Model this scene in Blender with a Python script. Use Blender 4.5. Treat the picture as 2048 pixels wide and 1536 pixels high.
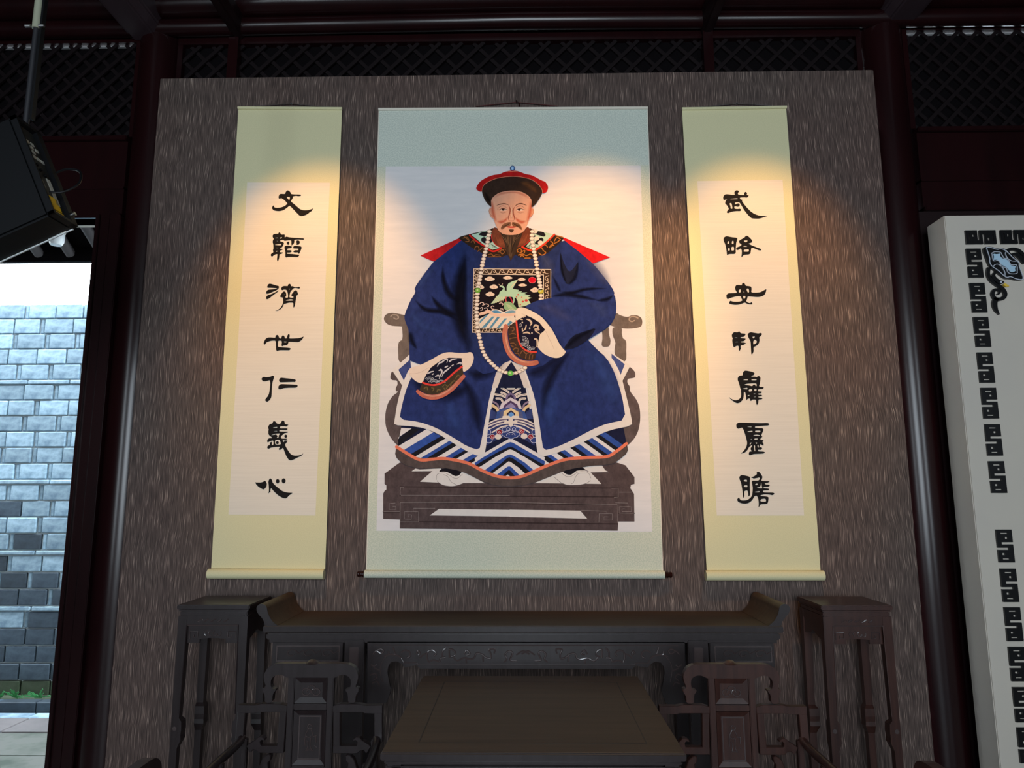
import bpy, bmesh, math, random
from mathutils import Vector, Matrix
from mathutils.geometry import tessellate_polygon
random.seed(7)
for o in list(bpy.data.objects): bpy.data.objects.remove(o, do_unlink=True)
S = bpy.context.scene
COL = S.collection
PI = math.pi

# ------------------------------------------------------------------ camera
FPX, PITCH, YAW, ROLL = 1403.0, .1545, -.0166, -.0024
CAM = Vector((.022, -3.824, 1.629))
_fw = Vector((math.sin(YAW)*math.cos(PITCH), math.cos(YAW)*math.cos(PITCH), math.sin(PITCH)))
_r0 = Vector((math.cos(YAW), -math.sin(YAW), 0)); _u0 = _r0.cross(_fw)
_rt = math.cos(ROLL)*_r0 + math.sin(ROLL)*_u0; _up = -math.sin(ROLL)*_r0 + math.cos(ROLL)*_u0
cd = bpy.data.cameras.new('camera'); cam = bpy.data.objects.new('camera', cd); COL.objects.link(cam)
cd.sensor_width = 36.0; cd.lens = FPX/2048*36.0; cd.clip_start = .05; cd.clip_end = 200
M = Matrix((( _rt.x, _up.x, -_fw.x, CAM.x), (_rt.y, _up.y, -_fw.y, CAM.y), (_rt.z, _up.z, -_fw.z, CAM.z), (0, 0, 0, 1)))
cam.matrix_world = M
S.camera = cam
def ray(px, py): return _fw + _rt*((px-1024)/FPX) + _up*((768-py)/FPX)
def uy(px, py, Y): d = ray(px, py); return CAM + d*((Y-CAM.y)/d.y)      # photo point on the plane y = Y
def ux(px, py, X): d = ray(px, py); return CAM + d*((X-CAM.x)/d.x)
def uz(px, py, Z): d = ray(px, py); return CAM + d*((Z-CAM.z)/d.z)

# ------------------------------------------------------------------ sky, lights, exposure
W = bpy.data.worlds.new('sky'); S.world = W; W.use_nodes = True
bg = W.node_tree.nodes['Background']; bg.inputs[0].default_value = (.80, .91, 1.0, 1); bg.inputs[1].default_value = 13.0
S.view_settings.view_transform = 'Standard'; S.view_settings.look = 'None'
S.view_settings.exposure = 0.0; S.view_settings.gamma = 1.0; S.view_settings.use_curve_mapping = False
for k, (px_, pw_) in enumerate(((0, 2.2), (-3.65, .8), (3.65, .8))):
    pd = bpy.data.lights.new('front_opening_portal', 'AREA'); pd.shape = 'RECTANGLE'; pd.size = pw_; pd.size_y = 2.6
    pd.cycles.is_portal = True
    po = bpy.data.objects.new('front_opening_portal', pd); COL.objects.link(po); po.location = (px_, -7.45, 2.3); po.rotation_euler = (PI/2, 0, 0)

# ------------------------------------------------------------------ helpers
def lin(c):
    return tuple(((v/255)/12.92 if v/255 <= .04045 else ((v/255+.055)/1.055)**2.4) for v in c)
def mat(name, rgb, rough=.6, spec=.5, coat=0, metal=0, noise=None, bump=None, emit=None, rnd=0, alpha=1):
    m = bpy.data.materials.new(name); m.use_nodes = True
    nt = m.node_tree; b = nt.nodes['Principled BSDF']
    c = lin(rgb)+(1,)
    b.inputs['Base Color'].default_value = c; b.inputs['Roughness'].default_value = rough
    b.inputs['Specular IOR Level'].default_value = spec; b.inputs['Metallic'].default_value = metal
    b.inputs['Coat Weight'].default_value = coat; b.inputs['Coat Roughness'].default_value = .12
    if alpha < 1: b.inputs['Alpha'].default_value = alpha
    if emit: b.inputs['Emission Color'].default_value = lin(emit[0])+(1,); b.inputs['Emission Strength'].default_value = emit[1]
    src = None
    if noise or bump:
        tc = nt.nodes.new('ShaderNodeTexCoord')
    def nz(scale, detail=4, rough_=.6, dist=0):
        mp = nt.nodes.new('ShaderNodeMapping'); mp.inputs['Scale'].default_value = scale
        nt.links.new(tc.outputs['Object'], mp.inputs[0])
        n = nt.nodes.new('ShaderNodeTexNoise'); n.inputs['Scale'].default_value = 1; n.inputs['Detail'].default_value = detail
        n.inputs['Roughness'].default_value = rough_; n.inputs['Distortion'].default_value = dist
        nt.links.new(mp.outputs[0], n.inputs['Vector']); return n
    if noise:                                    # (scale xyz, second colour, lo, hi)
        n = nz(noise[0]); r = nt.nodes.new('ShaderNodeMapRange'); r.inputs[1].default_value = noise[2]; r.inputs[2].default_value = noise[3]
        nt.links.new(n.outputs['Fac'], r.inputs[0])
        mx = nt.nodes.new('ShaderNodeMix'); mx.data_type = 'RGBA'; mx.inputs[6].default_value = c; mx.inputs[7].default_value = lin(noise[1])+(1,)
        nt.links.new(r.outputs[0], mx.inputs[0]); src = mx.outputs[2]
    if rnd:
        oi = nt.nodes.new('ShaderNodeObjectInfo'); r2 = nt.nodes.new('ShaderNodeMapRange')
        r2.inputs[3].default_value = 1-rnd; r2.inputs[4].default_value = 1+rnd; nt.links.new(oi.outputs['Random'], r2.inputs[0])
        hs = nt.nodes.new('ShaderNodeHueSaturation'); nt.links.new(r2.outputs[0], hs.inputs['Value'])
        if src: nt.links.new(src, hs.inputs['Color'])
        else: hs.inputs['Color'].default_value = c
        src = hs.outputs[0]
    if src: nt.links.new(src, b.inputs['Base Color'])
    if bump:                                     # (scale xyz, strength, distance)
        n2 = nz(bump[0]); bp = nt.nodes.new('ShaderNodeBump'); bp.inputs['Strength'].default_value = bump[1]; bp.inputs['Distance'].default_value = bump[2]
        nt.links.new(n2.outputs['Fac'], bp.inputs['Height']); nt.links.new(bp.outputs[0], b.inputs['Normal'])
    return m

def chaikin(p, n=2, r=.22, closed=True):
    for _ in range(n):
        q = []; m = len(p)
        if not closed: q.append(p[0])
        for i in range(m if closed else m-1):
            a, b = p[i], p[(i+1) % m]
            q.append((a[0]+(b[0]-a[0])*r, a[1]+(b[1]-a[1])*r)); q.append((a[0]+(b[0]-a[0])*(1-r), a[1]+(b[1]-a[1])*(1-r)))
        if not closed: q.append(p[-1])
        p = q
    return p
def catmull(p, n=5):
    """open smooth curve through points (tuples of any length)"""
    if len(p) < 3: return [tuple(v) for v in p]
    out = []; d = len(p[0])
    P = [p[0]]+list(p)+[p[-1]]
    for i in range(1, len(P)-2):
        for k in range(n):
            t = k/n; t2 = t*t; t3 = t2*t
            out.append(tuple(.5*((2*P[i][j])+(-P[i-1][j]+P[i+1][j])*t+(2*P[i-1][j]-5*P[i][j]+4*P[i+1][j]-P[i+2][j])*t2+(-P[i-1][j]+3*P[i][j]-3*P[i+1][j]+P[i+2][j])*t3) for j in range(d)))
    out.append(tuple(p[-1])); return out
def tess(loops):
    v = [[Vector((a, b, 0)) for a, b in l] for l in loops]
    return tessellate_polygon(v)
def pts(s, crop=None):
    v = [tuple(float(c) for c in t.split(',')) for t in s.split()]
    if crop: v = [(crop[0]+a/crop[2], crop[1]+b/crop[2]) for a, b in v]
    return v

class MB:
    def __init__(s): s.v = []; s.f = []
    def add(s, v, f):
        n = len(s.v); s.v += [tuple(p) for p in v]; s.f += [tuple(i+n for i in q) for q in f]; return s
    def box(s, x0, x1, y0, y1, z0, z1):
        return s.add([(x0,y0,z0),(x1,y0,z0),(x1,y1,z0),(x0,y1,z0),(x0,y0,z1),(x1,y0,z1),(x1,y1,z1),(x0,y1,z1)],
                     [(0,3,2,1),(4,5,6,7),(0,1,5,4),(1,2,6,5),(2,3,7,6),(3,0,4,7)])
    def hexa(s, a, b):                           # two 4-point rings
        return s.add(list(a)+list(b), [(3,2,1,0),(4,5,6,7),(0,1,5,4),(1,2,6,5),(2,3,7,6),(3,0,4,7)])
    def prism(s, loops, fn, d0, d1):             # loops of (u,v); fn(u,v,d) -> xyz
        if loops and not isinstance(loops[0], list): loops = [loops]
        flat = [p for l in loops for p in l]; n = len(flat)
        tri = tess(loops)
        v = [fn(a, b, d0) for a, b in flat]+[fn(a, b, d1) for a, b in flat]
        f = [tuple(t) for t in tri]+[tuple(i+n for i in reversed(t)) for t in tri]
        k = 0
        for l in loops:
            m = len(l)
            for i in range(m): f.append((k+i, k+(i+1) % m, k+(i+1) % m+n, k+i+n))
            k += m
        return s.add(v, f)
    def tube(s, P, r, n=8, cap=True):
        P = [Vector(p) for p in P]; m = len(P); v = []; f = []
        R = r if isinstance(r, (list, tuple)) else [r]*m
        t0 = (P[1]-P[0]).normalized(); a = t0.orthogonal().normalized()
        for i, p in enumerate(P):
            t = ((P[min(i+1, m-1)]-P[max(i-1, 0)])).normalized()
            a = (a-t*a.dot(t)).normalized(); b = t.cross(a)
            for k in range(n):
                th = 2*PI*k/n; v.append(p+(a*math.cos(th)+b*math.sin(th))*R[i])
        for i in range(m-1):
            for k in range(n): f.append((i*n+k, i*n+(k+1) % n, (i+1)*n+(k+1) % n, (i+1)*n+k))
        if cap: f.append(tuple(range(n-1, -1, -1))); f.append(tuple((m-1)*n+k for k in range(n)))
        return s.add(v, f)
    def lathe(s, prof, n=16, c=(0, 0, 0)):       # (r, z)
        v = []; f = []
        for r, z in prof:
            for k in range(n): v.append((c[0]+r*math.cos(2*PI*k/n), c[1]+r*math.sin(2*PI*k/n), c[2]+z))
        m = len(prof)
        for i in range(m-1):
            for k in range(n): f.append((i*n+k, i*n+(k+1) % n, (i+1)*n+(k+1) % n, (i+1)*n+k))
        f.append(tuple(range(n-1, -1, -1))); f.append(tuple((m-1)*n+k for k in range(n)))
        return s.add(v, f)
    def build(s, name, m, parent=None, smooth=False, bevel=0, seg=2, off=None):
        me = bpy.data.meshes.new(name); me.from_pydata(s.v, [], s.f); me.update()
        bm = bmesh.new(); bm.from_mesh(me); bmesh.ops.recalc_face_normals(bm, faces=bm.faces)
        if bevel: bmesh.ops.bevel(bm, geom=[e for e in bm.edges if e.calc_face_angle(0) > .5], offset=bevel, segments=seg, affect='EDGES', clamp_overlap=True)
        bm.to_mesh(me); bm.free()
        if smooth:
            me.polygons.foreach_set('use_smooth', [True]*len(me.polygons))
            try: me.set_sharp_from_angle(angle=.7)
            except Exception: pass
        o = bpy.data.objects.new(name, me); COL.objects.link(o)
        if m: me.materials.append(m)
        if parent:
            o.parent = parent
            if parent.type == 'EMPTY': o.location = -parent.location
        return o
def XZ(u, v, d): return (u, d, v)
def tag(o, label, cat, group=None):
    o['label'] = label; o['category'] = cat
    if group: o['group'] = group
    return o
def thing(name, loc, label, cat, group=None):
    o = bpy.data.objects.new(name, None); COL.objects.link(o); o.location = loc; o.empty_display_size = .1
    return tag(o, label, cat, group)
def struct(o): o['kind'] = 'structure'; return o
def copy_thing(root, loc, rz, label):
    r = root.copy(); COL.objects.link(r); r.location = loc; r.rotation_euler = (0, 0, rz); r['label'] = label
    for ch in root.children:
        c = ch.copy(); COL.objects.link(c); c.parent = r
        for g in ch.children:
            d = g.copy(); COL.objects.link(d); d.parent = c
    return r

# ------------------------------------------------------------------ materials
def grain_panel():
    m = bpy.data.materials.new('grained_panel'); m.use_nodes = True; nt = m.node_tree; b = nt.nodes['Principled BSDF']
    N = nt.nodes.new; Lk = nt.links.new
    tc = N('ShaderNodeTexCoord')
    def noise(sc, det, dist, rough=.6):
        mp = N('ShaderNodeMapping'); mp.inputs['Scale'].default_value = sc; Lk(tc.outputs['Object'], mp.inputs[0])
        n = N('ShaderNodeTexNoise'); n.inputs['Scale'].default_value = 1; n.inputs['Detail'].default_value = det; n.inputs['Distortion'].default_value = dist
        n.inputs['Roughness'].default_value = rough
        Lk(mp.outputs[0], n.inputs['Vector']); return n.outputs['Fac']
    # wavering vertical grain: shift x by a slow noise, then stretch along z
    lo = noise((3, 1, 2.2), 3, 0)
    sx = N('ShaderNodeSeparateXYZ'); Lk(tc.outputs['Object'], sx.inputs[0])
    m1 = N('ShaderNodeMath'); m1.operation = 'MULTIPLY_ADD'; Lk(lo, m1.inputs[0]); m1.inputs[1].default_value = .07; Lk(sx.outputs[0], m1.inputs[2])
    cx = N('ShaderNodeCombineXYZ'); Lk(m1.outputs[0], cx.inputs[0]); Lk(sx.outputs[2], cx.inputs[2])
    def grain(sc, det, rough):
        mp = N('ShaderNodeMapping'); mp.inputs['Scale'].default_value = sc; Lk(cx.outputs[0], mp.inputs[0])
        n = N('ShaderNodeTexNoise'); n.inputs['Scale'].default_value = 1; n.inputs['Detail'].default_value = det; n.inputs['Roughness'].default_value = rough
        Lk(mp.outputs[0], n.inputs['Vector']); return n.outputs['Fac']
    a = grain((270, 1, 9), 2, .5); big = noise((1.3, 1, .8), 2, 0); fine = grain((110, 1, 5), 2, .6)
    cr = N('ShaderNodeValToRGB'); e = cr.color_ramp.elements
    e[0].position = .30; e[0].color = lin((58, 48, 45))+(1,); e[1].position = .78; e[1].color = lin((206, 184, 170))+(1,)
    k = e.new(.45); k.color = lin((80, 67, 63))+(1,); k2 = e.new(.58); k2.color = lin((100, 85, 80))+(1,); k3 = e.new(.66); k3.color = lin((140, 121, 112))+(1,)
    Lk(a, cr.inputs[0])
    mx = N('ShaderNodeMix'); mx.data_type = 'RGBA'; mx.blend_type = 'MULTIPLY'; mx.inputs[0].default_value = .55
    c2 = N('ShaderNodeValToRGB'); c2.color_ramp.elements[0].color = (.86, .92, .90, 1); c2.color_ramp.elements[0].position = .35
    c2.color_ramp.elements[1].color = (1.0, .88, .84, 1); c2.color_ramp.elements[1].position = .65
    Lk(big, c2.inputs[0]); Lk(cr.outputs[0], mx.inputs[6]); Lk(c2.outputs[0], mx.inputs[7])
    Lk(mx.outputs[2], b.inputs['Base Color'])
    b.inputs['Roughness'].default_value = .62; b.inputs['Specular IOR Level'].default_value = .25
    ad = N('ShaderNodeMath'); ad.operation = 'MULTIPLY_ADD'; Lk(fine, ad.inputs[0]); ad.inputs[1].default_value = .5; Lk(a, ad.inputs[2])
    bp = N('ShaderNodeBump'); bp.inputs['Strength'].default_value = .5; bp.inputs['Distance'].default_value = .004
    Lk(ad.outputs[0], bp.inputs['Height']); Lk(bp.outputs[0], b.inputs['Normal'])
    return m
M_panel = grain_panel()
M_lac = mat('maroon_lacquer', (32, 10, 12), rough=.25, spec=.4, noise=((6, 6, 1), (25, 8, 10), .4, .7))
M_lac_dull = mat('dull_maroon_wood', (26, 10, 12), rough=.5, spec=.25)
M_beam = mat('weathered_beam', (60, 47, 52), rough=.45, spec=.35)
M_lattice = mat('lattice_wood', (22, 15, 17), rough=.5, spec=.2)
M_dark = mat('dark_boards', (10, 7, 9), rough=.8, spec=.08)
M_wood = mat('blackwood', (46, 37, 38), rough=.30, spec=.48, noise=((40, 40, 3), (36, 27, 27), .35, .7), bump=((90, 90, 6), .15, .001))
M_red = mat('redwood', (68, 42, 36), rough=.30, spec=.45, noise=((40, 40, 3), (48, 29, 26), .35, .7), bump=((90, 90, 6), .15, .001))
M_top = mat('brown_tabletop', (84, 65, 50), rough=.5, spec=.2, noise=((2, 30, 30), (70, 54, 41), .35, .7))
M_carve = mat('carved_relief_lit', (74, 62, 61), rough=.22, spec=.6)  # lighter than the wood: highlights on the carving put into the colour
M_line = mat('inlay_line', (28, 20, 16), rough=.6)
M_white = mat('white_board', (208, 199, 185), rough=.6, spec=.25, noise=((1.5, 1, 1.2), (200, 192, 182), .35, .7))
M_black = mat('black_acrylic', (14, 14, 16), rough=.35)
M_floor = mat('stone_floor', (86, 83, 80), rough=.5, noise=((3, 3, 3), (70, 68, 66), .35, .65))
M_ground = mat('courtyard_stone', (104, 106, 100), rough=.85, noise=((2.2, 2.2, 2.2), (70, 80, 70), .45, .62))
M_paving = mat('courtyard_slab', (120, 114, 114), rough=.85, noise=((5, 5, 5), (106, 102, 102), .35, .65))
M_brick = mat('grey_brick', (160, 186, 201), rough=.8, noise=((9, 9, 14), (112, 138, 157), .38, .66), rnd=.28, bump=((30, 30, 30), .3, .004))
M_damp_shade = mat('damp_shade_brick', (66, 80, 92), rough=.6, noise=((9, 9, 14), (46, 58, 70), .38, .66), rnd=.35, bump=((30, 30, 30), .3, .004))  # dark brick: damp, plus the wall's falloff of light put into the colour
M_mortar = mat('lime_mortar', (176, 186, 188), rough=.9)
M_moss = mat('mossy_brick', (74, 84, 66), rough=.9, noise=((9, 9, 9), (52, 66, 44), .35, .65), rnd=.15)
M_leaf = mat('fern_leaf', (70, 150, 90), rough=.6)
M_silk = mat('brocade_silk', (214, 216, 198), rough=.75, spec=.2, noise=((160, 1, 160), (196, 203, 184), .46, .54))
M_silk_top = mat('cool_lit_silk', (214, 220, 208), rough=.75, spec=.2, noise=((160, 1, 160), (194, 203, 192), .46, .54))  # same brocade as the mount, the cooler light up there put into its colour
M_olive = mat('olive_silk', (224, 217, 176), rough=.8, spec=.2, noise=((220, 1, 220), (216, 210, 168), .4, .6))
M_paper = mat('rice_paper', (230, 222, 208), rough=.85, spec=.15, noise=((3, 1, 200), (224, 216, 202), .4, .65))
M_paint_paper = mat('painting_paper', (230, 226, 226), rough=.85, spec=.15, noise=((4, 1, 30), (222, 219, 220), .35, .65))
M_ink = mat('ink', (16, 13, 14), rough=.7, spec=.2)
M_knob = mat('roller_knob', (40, 16, 12), rough=.22, spec=.6)
M_cord = mat('hanging_cord', (84, 34, 34), rough=.8)
M_plastic = mat('black_housing', (11, 12, 15), rough=.5, spec=.25)
M_plate = mat('control_plate', (44, 44, 40), rough=.5)
M_print = mat('printed_label', (190, 188, 176), rough=.6)
M_yellow = mat('warning_yellow', (236, 190, 20), rough=.5)
M_pipe = mat('painted_pipe', (150, 152, 132), rough=.45, spec=.5)
M_pipe_dark = mat('dark_pipe', (38, 38, 42), rough=.45)
M_steel = mat('bolt_steel', (190, 190, 190), rough=.3, metal=1)
M_glass = mat('lamp_glass', (232, 238, 240), rough=.3)
M_bulb = mat('lamp_lens', (255, 220, 160), rough=.3, emit=((255, 205, 140), 6))
M_ltblue = mat('pale_blue_inlay', (176, 208, 230), rough=.5)
M_silver = mat('silver_line', (205, 210, 222), rough=.4)
M_gold = mat('gold_beak', (236, 196, 70), rough=.4)
# ------------------------------------------------------------------ the hall
struct(MB().box(-5.2, 5.2, -7.5, .3, -.12, 0).build('floor', M_floor))
struct(MB().box(-2.1385, 2.0865, 0, .055, 0, 4.083).build('wall_back', M_panel, bevel=.003))
struct(MB().box(-5.35, -5.2, -7.5, .3, 0, 5.0).build('wall_left', M_dark))
struct(MB().box(5.2, 5.35, -7.5, .3, 0, 5.0).build('wall_right', M_dark))
ce = struct(MB().box(-5.35, 5.35, -7.9, .3, 5.02, 5.1).build('ceiling', M_dark))
for k in range(19):
    MB().tube([(-5.1+k*.566, -7.5, 5.0), (-5.1+k*.566, .4, 5.0)], .045, 8).build('rafter', M_lac_dull, ce, smooth=True)
# head beam and unseen front wall, openings sized to set the indoor daylight
struct(MB().box(-5.2, 5.2, -7.6, -7.4, 3.62, 5.02).build('trim_1', M_lac_dull))
struct(MB().box(-5.2, -4.05, -7.6, -7.4, 0, 3.62).build('wall_front_left', M_dark))
struct(MB().box(-3.25, -1.1, -7.6, -7.4, 0, 3.62).build('wall_front_left_inner', M_dark))
struct(MB().box(-5.2, 5.2, -7.58, -7.42, 0, 1.0).build('wall_front_added_sill', M_lac_dull))  # unseen, added so the daylight enters higher up
struct(MB().box(4.05, 5.2, -7.6, -7.4, 0, 3.62).build('wall_front_right', M_dark))
struct(MB().box(1.1, 3.25, -7.6, -7.4, 0, 3.62).build('wall_front_right_inner', M_dark))
# boarded beam between doorway and lattice, one length per bay
BY0, BY1 = .08, .2
for i, (a, b) in enumerate(((-5.2, -2.3), (-2.3, 2.3), (2.3, 5.2))):
    o = struct(MB().box(a+.06, b-.06, BY0+.02, BY1, 3.245, 3.735).build('trim_%d' % (i+2), M_lac))
    MB().box(a+.06, b-.06, BY0-.005, BY1, 3.735, 3.765).build('rail', M_lac, o, bevel=.004)
    MB().box(a+.06, b-.06, BY0-.002, BY1, 3.245, 3.275).build('rail', M_lac, o, bevel=.004)
    MB().box(a+.06, b-.06, BY0+.012, BY1, 3.43, 3.445).build('rail', M_lac, o)
# lattice panels with crossing slats
def lattice(n, x0, x1, z0, z1, y, pitch, slit=.013):
    root = struct(MB().box(x0, x1, y+.028, y+.05, z0, z1-slit).build('trim_%d' % n, M_dark))
    MB().box(x0, x1, y-.012, y+.03, z1, z1+.05).build('rail', M_lac, root)
    MB().box(x0, x0+.03, y-.01, y+.03, z0, z1).build('stile', M_lac, root)
    MB().box(x1-.03, x1, y-.01, y+.03, z0, z1).build('stile', M_lac, root)
    h = z1-z0; w = x1-x0; sw = .011; slat = None
    for sgn in (1, -1):
        k = -h
        while k < w+h:
            k += pitch
            # line x = k + sgn*(z-z0)
            ts = []
            for t in (0, h):
                ts.append((k+sgn*t, t))
            (xa, ta), (xb, tb) = ts
            def clip(xa, ta, xb, tb):
                out = []
                for xlim in (0, w):
                    if (xa-xlim)*(xb-xlim) < 0:
                        q = (xlim-xa)/(xb-xa); tt = ta+q*(tb-ta)
                        if (xa < 0 and xlim == 0) or (xa > w and xlim == w): xa, ta = xlim, tt
                        else: xb, tb = xlim, tt
                if min(xa, xb) < -1e-6 or max(xa, xb) > w+1e-6: return None
                return xa, ta, xb, tb
            c = clip(xa, ta, xb, tb)
            if not c: continue
            xa, ta, xb, tb = c
            if abs(tb-ta) < .05: continue
            d = sw*.7071; yy = y if sgn > 0 else y+.012
            ring = lambda yv: [(x0+xa-d, yv, z0+ta+d*sgn), (x0+xa+d, yv, z0+ta-d*sgn), (x0+xb+d, yv, z0+tb-d*sgn), (x0+xb-d, yv, z0+tb+d*sgn)]
            MB().hexa(ring(yy), ring(yy+.012)).build('slat', M_lattice, root)
lattice(5, -4.6, -2.33, 3.765, 4.39, .11, .1175)
lattice(6, -2.1, 2.08, 4.0, 4.37, .11, .135, 0)
lattice(7, 2.33, 4.6, 3.765, 4.405, .11, .1175)
for n, x in ((8, -1.745), (9, 1.15)):
    struct(MB().box(x-.03, x+.03, .07, .13, 3.9, 4.4).build('trim_%d' % n, M_lac))
# wall boards of the right bay, behind the display board
struct(MB().box(2.3, 5.2, .1, .2, 0, 3.245).build('wall_rear', M_lac_dull))
# round timbers above the lattice
for i, (yc, zc, r) in enumerate(((.06, 4.455, .052), (.03, 4.585, .085), (.0, 4.75, .09))):
    struct(MB().tube([(-5.2, yc, zc), (-2.25, yc, zc), (0, yc-.01, zc+.012), (2.25, yc, zc), (5.2, yc, zc)], r, 20).build('trim_%d' % (10+i), M_lac, smooth=True))
struct(MB().box(-5.2, 5.2, .125, .3, 4.425, 5.02).build('trim_13', M_dark))
# timbers running from the back posts towards the front
def long_beam(n, x, w, z0, h, m):
    pr = [(-w*.5, z0+.05), (-w*.32, z0), (w*.32, z0), (w*.5, z0+.05), (w*.5, z0+h), (-w*.5, z0+h)]
    mb = MB().prism([(x+a, b) for a, b in pr], XZ, -7.4, .1)
    struct(mb.build('trim_%d' % n, m, bevel=.01))
long_beam(14, -2.30, .24, 4.40, .4, M_beam); long_beam(15, 2.30, .24, 4.42, .4, M_beam)
long_beam(16, -1.72, .09, 4.40, .12, M_lac_dull); long_beam(17, 1.15, .09, 4.39, .12, M_lac_dull)
# round posts
def post(n, x, y, r):
    prof = [(r*1.02, 0), (r*1.02, .3), (r, 1.2), (r*.98, 2.6), (r*.95, 4.42)]
    o = struct(MB().lathe(prof, 40, (x, y, 0)).build('trim_%d' % n, M_lac, smooth=True))
    return o
post(18, -2.225, .15, .128); post(19, 2.215, .15, .128); post(20, -4.7, .15, .128); post(21, 4.7, .15, .128)
# door frame of the left bay
d1 = struct(MB().box(-2.47, -2.335, .05, .17, 0, 3.25).build('door_1', M_lac, bevel=.004))
MB().box(-2.475, -2.452, .035, .17, 0, 3.25).build('door_bead', M_lac, d1, bevel=.003)
MB().box(-2.405, -2.398, .046, .06, 0, 3.25).build('door_bead', M_lac, d1)
MB().box(-4.6, -4.45, .05, .17, 0, 3.25).build('door_jamb', M_lac, d1)

# ------------------------------------------------------------------ courtyard
struct(MB().box(-12, 4, .3, 9, -.2, -.05).build('ground', M_ground))
struct(MB().box(-12, -5.35, 0, .2, -.05, 5.0).build('wall_outer_screen', M_dark))  # unseen, added to keep side light out of the alley
WY = 2.2
wall = struct(MB().box(-12, 4, WY+.02, WY+.3, -.05, 3.31).build('wall_courtyard', M_mortar))
random.seed(3)
bm_ = {}
def brick_mesh(w, h):
    key = (round(w, 3), round(h, 3))
    if key not in bm_:
        o = MB().box(-w/2, w/2, 0, .06, -h/2, h/2).build('brick', M_brick, bevel=.006, seg=1); bm_[key] = o.data; bpy.data.objects.remove(o)
    return bm_[key]
z = -.02; row = 0; nb = 0
while z < 3.28:
    if row in (5, 8, 12, 18):
        h = .034
        x = -5.5+random.random()*.3
        while x < -3.3:
            w = random.choice((.42, .5, .36))
            o = bpy.data.objects.new('brick', brick_mesh(w, h)); COL.objects.link(o); o.parent = wall
            o.location = (x+w/2, WY-.012, z+h/2); x += w+.012; nb += 1
        z += h+.01
    h = .128; x = -5.5-random.random()*.25
    while x < -3.35:
        w = random.choice((.235, .235, .25, .22))
        o = bpy.data.objects.new('brick', brick_mesh(w, h)); COL.objects.link(o); o.parent = wall
        o.location = (x+w/2, WY-random.random()*.008, z+h/2)
        if row == 0 or random.random() < 1.2-row*.10:  # darker brick likelier towards the base, painting in the shade there
            o.data = o.data.copy(); o.data.materials[0] = M_moss if row == 0 else M_damp_shade
        x += w+.011; nb += 1
        if random.random() < .5 and row > 3:
            w = .03
            o = bpy.data.objects.new('brick', brick_mesh(w, h)); COL.objects.link(o); o.parent = wall
            o.location = (x+w/2, WY+.006, z+h/2); x += w+.009; nb += 1
    z += h+.0095; row += 1
# kerb and paving in front of the wall
kb = struct(MB().box(-6.2, -2.6, 1.95, WY+.02, -.05, .0).build('trim_22', M_moss))
x = -5.6
while x < -3.1:
    MB().box(x, x+.30, 1.87, 1.96, -.05, .035).build('kerb_stone', M_damp_shade, kb, bevel=.006, seg=1); x += .305
pv = struct(MB().box(-6.2, -2.6, 1.0, 1.86, -.05, -.046).build('trim_23', M_ground))
x = -5.6
while x < -3.1:
    MB().box(x, x+.30, 1.73, 1.85, -.05, -.036).build('paving_stone', M_brick, pv, bevel=.006, seg=1); x += .31
for k in range(3): MB().box(-5.6+k*.95, -5.6+k*.95+.94, 1.42, 1.72, -.05, -.034).build('paving_slab', M_paving, pv, bevel=.004, seg=1)
# eaves over the courtyard side, lengthened out of view to shade the alley
ev = struct(MB().hexa([(-12, .25, 3.92), (4, .25, 3.92), (4, 1.12, 3.42), (-12, 1.12, 3.42)],
                      [(-12, .25, 3.97), (4, .25, 3.97), (4, 1.12, 3.47), (-12, 1.12, 3.47)]).build('ceiling_eaves', M_dark))
M_raft = mat('weathered_rafter', (84, 80, 82), rough=.6)
for k in range(13):
    x = -5.2+k*.235
    MB().tube([(x, .22, 3.89), (x, 1.1, 3.385)], .036, 10).build('rafter', M_raft, ev, smooth=True)
MB().box(-5.4, -2.2, 1.09, 1.13, 3.325, 3.47).build('fascia', M_dark, ev)
MB().tube([(-5.4, .62, 3.50), (-2.2, .62, 3.50)], .075, 14).build('purlin', M_raft, ev, smooth=True)
MB().tube([(-5.4, .25, 3.66), (-2.2, .25, 3.66)], .07, 14).build('purlin', M_raft, ev, smooth=True)
# white trunking under the eaves and the round lamp
p = uy(170, 446, .26)  # height of the plain white strip
tag(MB().box(-4.4, -2.3, .24, .28, p.z-.022, p.z+.022).build('white_batten', M_white, bevel=.003), 'white trunking strip under the eaves above the doorway', 'batten')
p = uy(113, 478, .62)
t = thing('eaves_lamp', (p.x, .62, p.z-.04), 'small round white lamp under the eaves beside the black stage light', 'lamp')
MB().lathe([(.002, -.045), (.035, -.042), (.046, -.02), (.047, .03), (.044, .036)], 20, (p.x, .62, p.z)).build('lamp_globe', M_glass, t, smooth=True)
MB().lathe([(.044, .036), (.05, .04), (.05, .06), (.02, .075), (.012, .08), (.012, 3.44-p.z)], 20, (p.x, .62, p.z)).build('lamp_base', M_white, t, smooth=True)
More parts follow.
